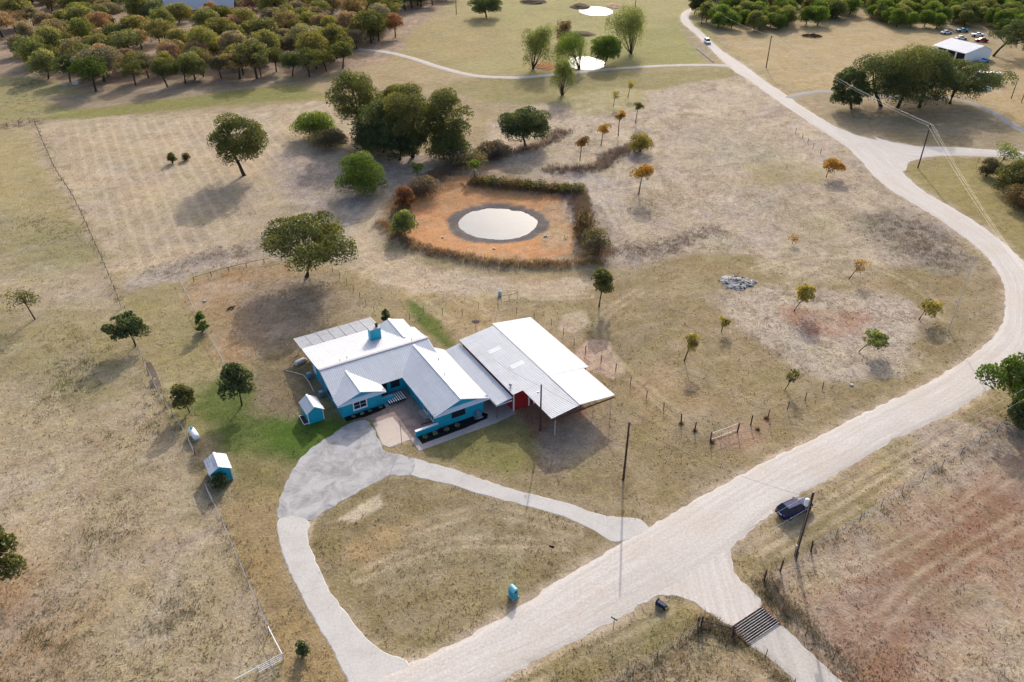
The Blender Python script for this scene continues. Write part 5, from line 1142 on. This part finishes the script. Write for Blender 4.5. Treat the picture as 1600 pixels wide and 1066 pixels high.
fence('wire fence on the right side of the ranch gate lane', [(1196,915),(1215,945),(1249,984),(1285,1017),(1320,1050),(1345,1075)], 3.2, 'tpost', 1.3, 4, r=.011)
fence('wire fence on the left side of the ranch gate lane', [(1148,990),(1183,1015),(1215,1046),(1240,1072)], 3.0, 'tpost', 1.3, 4, r=.011)
fence('wire fence on the near verge left of the cattle guard', [(1095,980),(1064,1003),(1040,1020),(1000,1046),(950,1078)], 3.0, 'tpost', 1.35, 4, r=.011, heavy=(0,))
fence('timber rail fence stub left of the cattle guard', [(1090,978),(1112,990),(1145,992)], 2.8, 'heavy', 1.15, 0, rails=((1.0, .07, 'post'), (.5, .05, 'post')), name='rail_fence')
fence('short row of leaning stub posts beside upper field road', [(1243,208),(1258,219),(1268,230),(1282,240)], 3.8, 'wood', 1.3, 2, lean=.15)
fence('weedy wire fence at the left edge under the wood', [(-30,203),(10,199),(40,192),(56,196)], 3.5, 'wood', 1.3, 3)
def gate(label, a, b, h, nr, mat, cross=2, zb=.15, name='pipe_gate'):
    A, B = G(*a), G(*b); L = float(np.linalg.norm(B - A)); root = empty(name, A, heading(A, B), label, 'gate')
    for k in range(nr):
        z = zb + (h - zb) * k / (nr - 1); MB().tube([(0, 0, z), (L, 0, z)], .035, 6).build('rail', mat, root)
    for k in range(cross + 2): MB().tube([(L * k / (cross + 1), 0, zb), (L * k / (cross + 1), 0, h)], .035, 6).build('stile', mat, root)
    return root
gate('white pipe gate with four rails at the bottom of left pasture', (404,1052), (443,1031), 1.0, 4, 'white', 1)
gate('pale pipe gate between dark posts in the lawn fence', (1111,688), (1151,673), 1.25, 2, 'pipe', 2)
gate('dark pipe frame of old swing set behind the house', (783,474), (808,470), 1.5, 2, 'rust', 1)
for k, (x, y, lb) in enumerate(((1064,662,'dry tuft at the foot of the first gate fence post'),(1085,675,'dry tuft at the foot of the second gate fence post'),(1112,690,'dry tuft at the left gate post'),(1173,665,'dry tuft right of the pipe gate'),(1200,653,'wide dry tuft at the end of the gate fence'))):
    rgk = np.random.default_rng(k); P = np.repeat(G(x, y)[None, :2], 10, 0) + rgk.normal(size=(10, 2)) * .35; P[:] = P[:1]; o = blades('dry_tuft', P, .2, .55, 12, .03, np.tile(S(150, 118, 80), (10, 1)), .3, rgk, lb, 'weeds', .15); del o['kind']
# cattle guard
A, B, D = G(1141.5, 981), G(1190, 949), G(1170, 1006); gu = empty('cattle_guard', A, heading(A, B), 'steel cattle guard of dark parallel pipes across the ranch lane', 'cattle guard')
Lg = float(np.linalg.norm(B - A)); Wg = float(abs(np.cross((B - A)[:2] / Lg, (D - A)[:2])))
MB().box(-.1, Lg + .1, -Wg, .02, .05, .058).build('pit', 'dark', gu); pm = MB().tube([(0, 0, 0), (Lg, 0, 0)], .045, 8).mesh('pipe'); pm.materials.append(M['guardpipe'])
for k in range(10): inst('pipe', pm, gu, (0, -Wg * k / 9, .14))
for x in (0, Lg): MB().box(x - .12, x + .12, -Wg - .15, .15, .02, .12).build('side_beam', 'rust', gu)
for x in (-.15, Lg + .15): MB().tube([(x, -Wg, .1), (x, -Wg * .5, .7), (x, 0, .1)], .04, 6).build('wing', 'rust', gu)

# ------------------------------------------------------------------ vehicles
def car(name, label, cat, loc, rz, col, L=4.7, Wd=1.86, H=1.68, kind='suv', group=None, detail=True):
    root = empty(name, loc, rz, label, cat, group); hw = Wd / 2
    prof = {'suv': [(-.50,.42,.80,.90),(-.485,.30,.98,.96),(-.40,.24,1.04,1.0),(-.1,.22,1.04,1.0),(.16,.22,1.02,1.0),(.30,.24,.98,.98),(.44,.28,.90,.94),(.49,.36,.78,.86),(.50,.42,.66,.80)],
            'pickup': [(-.50,.45,.95,.96),(-.49,.35,1.02,.98),(-.2,.28,1.04,1.0),(.16,.26,1.04,1.0),(.3,.27,1.02,1.0),(.46,.3,.98,.95),(.5,.42,.75,.9)],
            'sedan': [(-.5,.4,.72,.88),(-.47,.26,.9,.95),(-.3,.2,.94,1.0),(.0,.2,.93,1.0),(.2,.2,.9,1.0),(.42,.24,.78,.94),(.5,.38,.6,.82)]}[kind]
    # body shell: rings of 12 points lofted nose to tail
    V, F = [], []; nr = len(prof)
    for x, zl, zh, wf in prof:
        w = hw * wf; zs = [(w * .80, zl), (w * .97, zl + .10), (w, zl + (zh - zl) * .5), (w * .985, zl + (zh - zl) * .82), (w * .90, zh), (w * .5, zh + .025)]
        V += [(x * L, y, z) for y, z in zs] + [(x * L, -y, z) for y, z in reversed(zs)]
    for k in range(nr - 1):
        for j in range(12): F.append((k * 12 + j, k * 12 + (j + 1) % 12, (k + 1) * 12 + (j + 1) % 12, (k + 1) * 12 + j))
    F += [tuple(reversed(range(12))), tuple((nr - 1) * 12 + j for j in range(12))]
    m = MB(); m.v, m.f = V, F; body = m.build('body', 'paint', root, True); body.color = (*col, 1)
    cab = {'suv': (-.47, -.36, .06, .22), 'pickup': (-.10, -.06, .14, .26), 'sedan': (-.36, -.20, .06, .24)}[kind]; zb = {'suv': 1.02, 'pickup': 1.03, 'sedan': .92}[kind]
    x0, x1, x2, x3 = [c_ * L for c_ in cab]; wb, wt = hw * .90, hw * .70
    b = [(x0, -wb, zb), (x3, -wb, zb), (x3, wb, zb), (x0, wb, zb)]; tp = [(x1, -wt, H - .03), (x2, -wt, H - .03), (x2, wt, H - .03), (x1, wt, H - .03)]
    gh = MB().hexa(b, tp).build('cabin_glass', 'glass', root)
    r_ = MB(); r_.hexa([(x1 - .06, -wt - .03, H - .05), (x2 + .06, -wt - .03, H - .05), (x2 + .06, wt + .03, H - .05), (x1 - .06, wt + .03, H - .05)], [(x1 + .05, -wt + .08, H + .02), (x2 - .08, -wt + .08, H + .02), (x2 - .08, wt - .08, H + .02), (x1 + .05, wt - .08, H + .02)])
    ro = r_.build('roof', 'paint', root, bevel=.03); ro.color = (*col, 1)
    for sy in (-1, 1):
        for (xa, xb) in ((x0, x1), (x3, x2), ((x0 + x3) / 2 * .9 - .2, (x1 + x2) / 2 - .15)):
            pl = MB().tube([(xa, sy * wb, zb - .02), (xb, sy * wt, H - .04)], .045, 5).build('pillar', 'paint', root); pl.color = (*col, 1)
    wl = MB().lathe([(.20, -.11), (.33, -.11), (.36, -.06), (.36, .06), (.33, .11), (.20, .11)], 18).xf(Matrix.Rotation(math.pi / 2, 4, 'X')); wm = wl.mesh('tyre'); wm.materials.append(M['rubber'])
    rm_ = MB().lathe([(.05, -.10), (.21, -.115), (.21, .115), (.05, .10)], 12).xf(Matrix.Rotation(math.pi / 2, 4, 'X')).mesh('rim'); rm_.materials.append(M['alloy'])
    for sx in (-.30, .31):
        for sy in (-1, 1):
            t_ = inst('wheel', wm, root, (sx * L, sy * (hw - .10), .36)); 
            if detail: inst('rim', rm_, t_, (0, sy * .012, 0))
            ar_ = MB().lathe([(.40, -.02), (.44, -.02), (.44, .02), (.40, .02)], 16).xf(Matrix.Rotation(math.pi / 2, 4, 'X')).xf(Matrix.Translation((sx * L, sy * hw * .975, .37))); ar_.build('wheel_arch', 'rubber', root)
    for sy in (-1, 1):
        MB().box(-.503 * L, -.47 * L, sy * hw * .62 - .13, sy * hw * .62 + .13, .72, .94).build('tail_lamp', 'tail', root, bevel=.02)
        MB().box(.462 * L, .497 * L, sy * hw * .6 - .18, sy * hw * .6 + .18, .62, .74).build('headlight', 'lamp', root, bevel=.02)
        mi = MB().box(x3 - .45, x3 - .28, sy * hw * 1.0 - .0 if sy > 0 else -hw * 1.0 - .2, sy * hw * 1.0 + .2 if sy > 0 else -hw * 1.0, zb - .02, zb + .14).build('mirror', 'paint', root, bevel=.02); mi.color = (*col, 1)
    MB().box(-.506 * L, -.494 * L, -.26, .26, .60, .73).build('number_plate', 'white', root); MB().box(-.51 * L, -.48 * L, -hw * .85, hw * .85, .34, .50).build('rear_bumper', 'rubber', root, bevel=.03); MB().box(.48 * L, .508 * L, -hw * .8, hw * .8, .34, .52).build('front_bumper', 'rubber', root, bevel=.03)
    if kind == 'suv':
        for sy in (-1, 1): MB().tube([(x1, sy * wt * .85, H + .05), (x2 - .2, sy * wt * .85, H + .05)], .02, 5).build('roof_rail', 'rubber', root)
    return root
a, b = G(1222, 813), G(1266, 793); c = (G(1214, 804) + G(1266, 794)) / 2; car('dark_blue_car', 'dark navy blue car parked on the grass verge beside the road', 'car', (c[0], c[1], .02), heading(a, b), (.008, .018, .085), 4.75, 1.86, 1.62)
a, b = G(1095, 57), G(1120, 79); c = G(1105, 68); car('white_car', 'white car driving towards the viewer on the far road', 'car', (c[0], c[1], .1), heading(a, b), (.78, .80, .82), 4.8, 1.9, 1.75)
for px, py, an, col, kd, lb in ((1478,53,15,(.62,.68,.72),'sedan','pale silver car at left of the cars behind the far shed'),(1503,50,4,(.10,.22,.30),'pickup','dark teal pickup at the back of the cars behind the far shed'),(1501,62,8,(.78,.76,.74),'sedan','white car nearest the far shed roof'),(1527,57,-8,(.76,.78,.80),'pickup','white pickup in the middle of the cars behind the far shed'),(1533,65,172,(.42,.05,.04),'sedan','red car with white hood behind the far shed'),(1536,98,35,(.10,.28,.48),'pickup','blue pickup parked against the end of far shed')):
    p = G(px, py); car('parked_car', lb, 'car', (p[0], p[1], .02), math.radians(an), col, 4.9, 1.85, 1.5, kd, 'cars parked around the far shed', False)

# ------------------------------------------------------------------ small things
mbx = empty('brick_mailbox', G(802, 931), heading(G(790, 938), G(815, 922)), 'pale blue painted masonry mailbox pillar beside the road', 'mailbox')
MB().box(-.36, .36, -.42, .42, -.1, 1.05).build('pillar', 'teal', mbx, bevel=.02)
arch = [(.36 * math.cos(t), 0, 1.05 + .42 * math.sin(t)) for t in np.linspace(0, math.pi, 12)]
mcol = simple('pale_blue_paint', (.22, .52, .62), .6, 0, .3, .12, 2)
mm = MB(); mm.extr([(x, -.42, z) for x, _, z in arch], (0, .84, 0)); mm.build('arched_top', mcol, mbx); bpy.data.objects[mbx.children[0].name].data.materials[0] = mcol
dm = MB(); dm.extr([(.14 * math.cos(t), -.44, .98 + .17 * math.sin(t)) for t in np.linspace(0, 2 * math.pi, 14, endpoint=False)], (0, .03, 0)); dm.build('mailbox_door', 'dark', mbx); MB().box(-.45, .45, -.5, .5, -.05, .08).build('footing', 'conc', mbx)
mbx.rotation_euler = (0, 0, mbx.rotation_euler[2] + .0)
# wheeled bin lying on its side
bn = empty('wheeled_bin', G(1027, 944), math.radians(-40), 'dark blue wheeled trash bin tipped over beside the gravel approach', 'bin'); navy = simple('navy_plastic', (.008, .022, .07), .4, 0, .5, .1, 3)
MB().hexa([(0, -.26, .06), (1.0, -.20, .10), (1.0, .20, .10), (0, .26, .06)], [(0, -.28, .66), (1.0, -.22, .56), (1.0, .22, .56), (0, .28, .66)]).build('body', navy, bn, bevel=.03)
MB().hexa([(-.12, -.31, .03), (0, -.31, .03), (0, .31, .03), (-.12, .31, .03)], [(-.10, -.31, .72), (0, -.31, .72), (0, .31, .72), (-.10, .31, .72)]).build('lid', 'rubber', bn, bevel=.02)
for s in (-1, 1): MB().lathe([(.02, -.03), (.12, -.03), (.12, .03), (.02, .03)], 12).xf(Matrix.Rotation(math.pi / 2, 4, 'X')).xf(Matrix.Translation((1.0, s * .26, .14))).build('wheel', 'rubber', bn)
MB().tube([(-.05, -.2, .76), (-.05, .2, .76)], .025, 6).build('handle', 'rubber', bn)
# signs
def board_sign(name, label, px, py, h, w_, bh, mat, rz, post='post'):
    r = empty(name, G(px, py), rz, label, 'sign'); MB().tube([(0, 0, -.1), (0, 0, h)], .03, 6).build('post', post, r); MB().box(-w_ / 2, w_ / 2, -.045, -.02, h - bh, h + .02).build('board', mat, r); return r
green = simple('sign_green', (.01, .16, .08), .5); board_sign('street_sign', 'small green street sign on a rusty post beside the near verge', 958, 985, 2.0, .75, .2, green, math.radians(-35), 'rust'); rr_ = board_sign('yard_sign', 'small black sign on a post in the front lawn', 862, 862, 1.0, .6, .35, 'dark', math.radians(-20))
st_ = empty('stop_sign', G(1525, 262), math.radians(70), 'red stop sign seen edge on beside the side road', 'sign'); MB().tube([(0, 0, 0), (0, 0, 2.6)], .04, 6).build('post', 'steel', st_)
oc = MB(); oc.extr([(.38 * math.cos(math.pi / 8 + k * math.pi / 4), -.06, 2.3 + .38 * math.sin(math.pi / 8 + k * math.pi / 4)) for k in range(8)], (0, .02, 0)); oc.build('plate', simple('sign_red', (.5, .02, .02), .45), st_)
# satellite dish
sd = empty('satellite_dish', G(744, 531), 0, 'grey satellite dish on a pole behind the barn roof', 'satellite dish'); MB().tube([(0, 0, 0), (0, 0, 3.2)], .05, 6).build('mast', 'steel', sd)
MB().lathe([(.05, 0), (.3, .05), (.55, .16), (.7, .3), (.68, .31), (.5, .19), (.05, .04)], 18).xf(Matrix.Translation((0, 0, 3.2)) @ Matrix.Rotation(math.radians(-55), 4, 'X') @ Matrix.Rotation(.3, 4, 'Z')).build('dish', 'steel', sd, True); MB().tube([(0, .1, 3.3), (0, .75, 3.6)], .025, 5).build('feed_arm', 'dark', sd)
# well head barrel and stock clutter behind the house
wb_ = empty('water_barrel', G(781, 462), 0, 'small pale blue water barrel standing in the back field', 'barrel'); MB().lathe([(.3, 0), (.34, .3), (.34, .6), (.3, .9), (.05, .98)], 14).build('barrel', simple('pale_blue_plastic', (.35, .50, .58), .5), wb_, True); MB().tube([(0, 0, .9), (0, 0, 1.3), (.3, 0, 1.3)], .04, 6).build('pipe', 'steel', wb_)
# burn pile
bp = G(1152, 442); fire = empty('burn_pile', bp, 0, 'grey and black burn pile of ash and debris in the lawn', 'burn pile'); rg = np.random.default_rng(4)
n = 40; a = np.linspace(0, 2 * math.pi, n, endpoint=False); m = MB(); rings = [(1.0, .0), (.8, .12), (.5, .22), (.2, .25)]
for rr, z in rings:
    for k in range(n): w_ = 1 + .14 * math.sin(3 * a[k] + 1) + .07 * math.sin(7 * a[k]) + .05 * rg.normal(); m.v.append((3.3 * rr * w_ * math.cos(a[k]), 2.6 * rr * w_ * math.sin(a[k]), z + .05 * rg.random()))
for q in range(3):
    for k in range(n): m.f.append((q * n + k, q * n + (k + 1) % n, (q + 1) * n + (k + 1) % n, (q + 1) * n + k))
m.f.append(tuple(3 * n + k for k in range(n)))
tt = NT('ash_bed'); p_ = tt.pos(); tt.base(tt.mix(tt.maprange(tt.noise(.9, 6, .7, p_, 1.0), .42, .58, 0, 1), (.035, .033, .034), (.34, .34, .35))); tt.set(.95); m.build('ash_bed', tt.m, fire)
def chunk(rg, s):
    m = MB(); q = [rg.uniform(.6, 1.2) * s for _ in range(8)]
    m.hexa([(-q[0], -q[1] * .8, -s * .3), (q[2], -q[3] * .8, -s * .3), (q[4], q[5] * .8, -s * .3), (-q[6], q[7] * .8, -s * .3)], [(-q[1] * .7, -q[2] * .5, s * .55), (q[3] * .7, -q[4] * .5, s * .6), (q[5] * .7, q[6] * .5, s * .5), (-q[7] * .7, q[0] * .5, s * .62)]); return m
ck = []
for k, mt in enumerate(('rock', 'char', 'white', 'ash')): cm_ = chunk(rg, .18).mesh('debris'); cm_.materials.append(M[mt]); ck.append(cm_)
for k in range(46):
    r = math.sqrt(rg.random()) * .95; t_ = rg.random() * 6.28; o = inst('debris', ck[int(rg.choice(4, p=[.22, .46, .07, .25]))], fire, (3.2 * r * math.cos(t_), 2.5 * r * math.sin(t_), .22 * (1 - r) + .08), (0, 0, rg.random() * 6), [float(rg.uniform(.6, 1.5))] * 3)
# scattered stones
def stone(px, py, s, label, k):
    b = G(px, py); b[2] = zat(b); o = chunk(np.random.default_rng(k), s).build('field_stone', 'rock'); o.location = b; tag(o, label, 'stone', None)
for k, (x, y, s, lb) in enumerate(((320,471,.38,'pale flat stone in the orange dirt yard left of the oak'),(120,131,1.3,'pale rock heap at the edge of upper left wood'),(101,133,1.1,'grey rock heap beside the pale heap at upper left wood'),(691,370,.35,'white stone on the orange pond slope, lower left'),(772,387,.4,'white stone on the orange slope below the pond'),(853,367,.5,'pale stone on the orange slope right of the pond'),(1330,602,.35,'white block lying in the lawn near the road'))): stone(x, y, s, lb, k)
lg = empty('dead_log_pile', G(362, 482), .4, 'dark heap of dead logs in the dirt yard left of broad oak', 'log pile')
for k in range(6): MB().tube([(-.8 + .15 * k, -.3 + .12 * k, .12 + .07 * (k % 3)), (.7 - .1 * k, .4 - .15 * k, .16 + .08 * (k % 2))], [.11, .08], 7).build('log', 'wood', lg)
bp2 = empty('brush_pile', G(1268, 57), 0, 'rusty brown brush pile in the upper right field', 'brush pile'); rg = np.random.default_rng(9); m = MB()
for k in range(150):
    r = math.sqrt(rg.random()) * 3.2; t_ = rg.random() * 6.28; c = np.array([r * math.cos(t_) * 1.2, r * math.sin(t_) * .9, .15 + (1.1 - r * .3) * rg.random()]); d = rg.normal(size=3) * np.array([1, 1, .3]); d /= np.linalg.norm(d); m.tube([c - d * .9, c + d * .9], .06, 4)
m.build('branches', simple('dead_branches', (.14, .07, .045), .9, 0, .1, .3), bp2)
# puddle channel by the left fence and its white culvert
sheet('ditch_water', [(228,566),(236,566),(252,604),(245,622),(236,610)], .02, 'mulch', .1, 4)
M['ditch'] = simple('ditch_mud', S(96, 76, 52), .35, 0, .5); bpy.data.objects['ditch_water'].data.materials[0] = M['ditch']
cu = empty('culvert_pipe', G(1088, 76), heading(G(1088, 76), G(1114, 97)), 'pale culvert pipe lying beside the far lane junction', 'pipe'); Lc = float(np.linalg.norm(G(1114, 97) - G(1088, 76))); MB().tube([(0, 0, .15), (Lc, 0, .15)], .14, 8).build('barrel', 'conc', cu)
for x in (.5, Lc - .5): MB().box(x - .2, x + .2, -.35, .35, -.05, .15).build('block', 'conc', cu)
hs = MB().tube([(*G(x, y)[:2], .06) for x, y in ((447, 580), (462, 583), (475, 587), (484, 599), (490, 612))], .05, 6).build('drain_hose', 'pipe'); tag(hs, 'pale drain hose on the ground west of the house', 'hose')
bs = empty('board_stack', G(470, 566), HA + .3, 'stack of pale boards at the west end of the patio cover', 'boards')
for k in range(6): MB().box(-1.1 + .05 * k, 1.1 - .07 * k, -.4 + .02 * k, .35, .02 + k * .07, .08 + k * .07).build('board', 'pipe', bs)
# plants in the mulch beds
k = 0
for (x, y, lb) in ((8.3,-10.0,'first grey green shrub from the left in the black front bed'),(9.8,-10.05,'second grey green shrub in the black front bed'),(11.5,-10.1,'third grey green shrub in the black front bed'),(13.2,-10.05,'fourth grey green shrub in the black front bed'),(16.2,-10.0,'small green plant beside the pad in the black front bed'),(1.4,-.65,'first small plant in the narrow bed under white window'),(2.7,-.7,'second small plant in the narrow bed under white window'),(3.9,-.7,'third small plant in the narrow bed under white window'),(5.6,-.6,'fourth small plant in the narrow bed near porch wall')):
    r = empty('bed_plant', hloc(x, y, .05), 0, lb, 'plant', 'plants in the mulch beds'); rg = np.random.default_rng(60 + k); s = .35 if y < -5 else .26
    if k == 4: s = .2
    cr = crown_mesh('foliage', rg, [(0, 0, s * .6, s, .8), (s * .4, .1, s * .5, s * .7, .8), (-s * .4, -.1, s * .5, s * .7, .8)], 160, .07, .2); cr.parent = r; cr.color = (.26, .28, .20, 1) if k not in (0, 4) else (.16, .26, .12, 1)
    MB().tube([(0, 0, -.05), (0, 0, s * .7)], .02, 5).build('stem', 'bark', r); k += 1

# ------------------------------------------------------------------ far buildings
fb = empty('far_metal_shed', G(1476, 105), math.radians(-7), 'long white metal shed with pale roof behind the big grove', 'shed')
e0, e1 = G(1455, 79, 3.2), G(1505, 92, 3.2); fx = float(np.linalg.norm((G(1505, 97) - G(1455, 84))[:2])); fb.location = (*G(1457, 84)[:2], 0); fb.rotation_euler = (0, 0, heading(G(1457, 84), G(1506, 97)))
wdt = 13.0; m = MB(); m.box(0, fx, 0, wdt, -.1, 3.2); m.extr([(fx - .01, 0, 3.2), (fx - .01, wdt, 3.2), (fx - .01, wdt * .62, 4.9)], (-fx + .02, 0, 0)); m.build('wall', 'white', fb)
roof_plane([(-.3, -.8, 3.1), (fx + .3, -.8, 3.1), (fx + .3, wdt * .62, 5.0), (-.3, wdt * .62, 5.0)], 'roof', 'roof_sheet', fb, (0, -1, 0), .08, .6, .05, .1); roof_plane([(-.3, wdt * .62, 5.0), (fx + .3, wdt * .62, 5.0), (fx + .3, wdt + .4, 3.1), (-.3, wdt + .4, 3.1)], 'roof', 'roof_sheet', fb, (0, 1, 0), .08, .6, .05, .1)
for k in range(3): MB().box(2.0 + k * fx / 3.4, 2.0 + k * fx / 3.4 + fx / 4.2, -.06, -.002, 0, 2.7).build('bay_opening', 'dark', fb)
rv = empty('travel_trailer', G(1524, 128), math.radians(-14), 'white travel trailer parked right of the big grove', 'trailer'); MB().box(0, 7.5, 0, 2.5, .6, 3.2).build('body', 'white', rv, bevel=.15); MB().box(0, 7.5, -.02, -.002, 1.1, 1.25).build('stripe', 'ac', rv)
for x in (1.5, 4.2): MB().box(x, x + 1.0, -.03, -.003, 1.7, 2.4).build('window', 'glass', rv)
MB().box(7.502, 7.53, .6, 1.9, 1.6, 2.5).build('front_window', 'glass', rv)
for x in (3.0, 3.9): MB().lathe([(.05, -.1), (.36, -.1), (.36, .1), (.05, .1)], 12).xf(Matrix.Rotation(math.pi / 2, 4, 'X')).xf(Matrix.Translation((x, .1, .36))).build('wheel', 'rubber', rv)
MB().box(.8, 1.6, .8, 1.6, 3.2, 3.45).build('roof_unit', 'steel', rv)
MB().box(7.5, 8.8, 1.1, 1.4, .45, .6).build('hitch', 'steel', rv)
tp_ = empty('covered_boat', G(1533, 140), math.radians(-12), 'white tarpaulin covered heap in front of the travel trailer', 'tarp'); m = MB()
for (x0, x1, z) in ((-3.2, 3.2, 0), (-2.6, 2.6, .7), (-1.4, 1.6, 1.1)): m.v += [(x0, -1.1 + z * .5, z), (x1, -1.0 + z * .5, z), (x1, 1.0 - z * .4, z), (x0, 1.1 - z * .4, z)]
for q in range(2):
    for j in range(4): m.f.append((q * 4 + j, q * 4 + (j + 1) % 4, q * 4 + 4 + (j + 1) % 4, q * 4 + 4 + j))
m.f.append((8, 9, 10, 11)); m.build('cover', 'white', tp_, bevel=.2)
wh = empty('wood_house', (*WHOUSE, 0), math.radians(8), 'grey roofed house half hidden in the upper left wood', 'house'); MB().box(-15, 15, -5, 5, -.1, 3.4).build('wall', 'brick', wh)
greyr = simple('grey_shingles', (.42, .43, .46), .8, 0, .2, .12, 2); roof_plane([(-15.8, -5.7, 3.3), (15.8, -5.7, 3.3), (15.8, 0, 7.0), (-15.8, 0, 7.0)], greyr, 'roof', wh, (0, -1, 0), .1, 1.0, .01, .05); roof_plane([(-15.8, 0, 7.0), (15.8, 0, 7.0), (15.8, 5.7, 3.3), (-15.8, 5.7, 3.3)], greyr, 'roof', wh, (0, 1, 0), .1, 1.0, .01, .05)
for x in (-8, -2, 5): MB().box(x, x + 1.6, -5.05, -5.002, .9, 2.2).build('window', 'glass', wh)
# earth banks of the far ponds
def mound(name, px, py, rx, ry, h, col, sd_):
    c = G(px, py); n, rgs = 36, 7; a = np.linspace(0, 2 * math.pi, n, endpoint=False); V = []
    for q in range(rgs):
        t = 1 - q / rgs; w_ = 1 + (fbm(np.cos(a) * 2, np.sin(a) * 2, sd_ + q, 3) - .5) * .35; V.append(np.c_[c[0] + rx * t * w_ * np.cos(a), c[1] + ry * t * w_ * np.sin(a), np.full(n, h * (1 - t ** 2)) - .1 + .12 * vnoise(a * 5, a * 0 + q, sd_)])
    V = np.vstack(V + [np.array([[c[0], c[1], h]])]); F = []
    me = bpy.data.meshes.new(name)
    for q in range(rgs - 1):
        for k_ in range(n): F.append((q * n + k_, q * n + (k_ + 1) % n, (q + 1) * n + (k_ + 1) % n, (q + 1) * n + k_))
    for k_ in range(n): F.append(((rgs - 1) * n + k_, (rgs - 1) * n + (k_ + 1) % n, len(V) - 1))
    me.from_pydata([tuple(v) for v in V], [], F); me.materials.append(simple(name + '_soil', S(*col), .95, 0, .05, .35, .4)); o = bpy.data.objects.new(name, me); COL.objects.link(o); tag(o, kind='structure')
mound('earth_bank', 907, 11, 5, 7, 1.6, (112, 96, 78), 3); mound('earth_bank_left', 833, 3, 7, 8, 1.8, (108, 94, 74), 9); mound('earth_bank_pond', 905, 54, 7, 5, 1.3, (128, 112, 90), 14); mound('pond_shore', 851, 103, 4.5, 6, .6, (172, 124, 88), 17); mound('spoil_bank', 960, 9, 5, 8, .7, (176, 150, 120), 22)
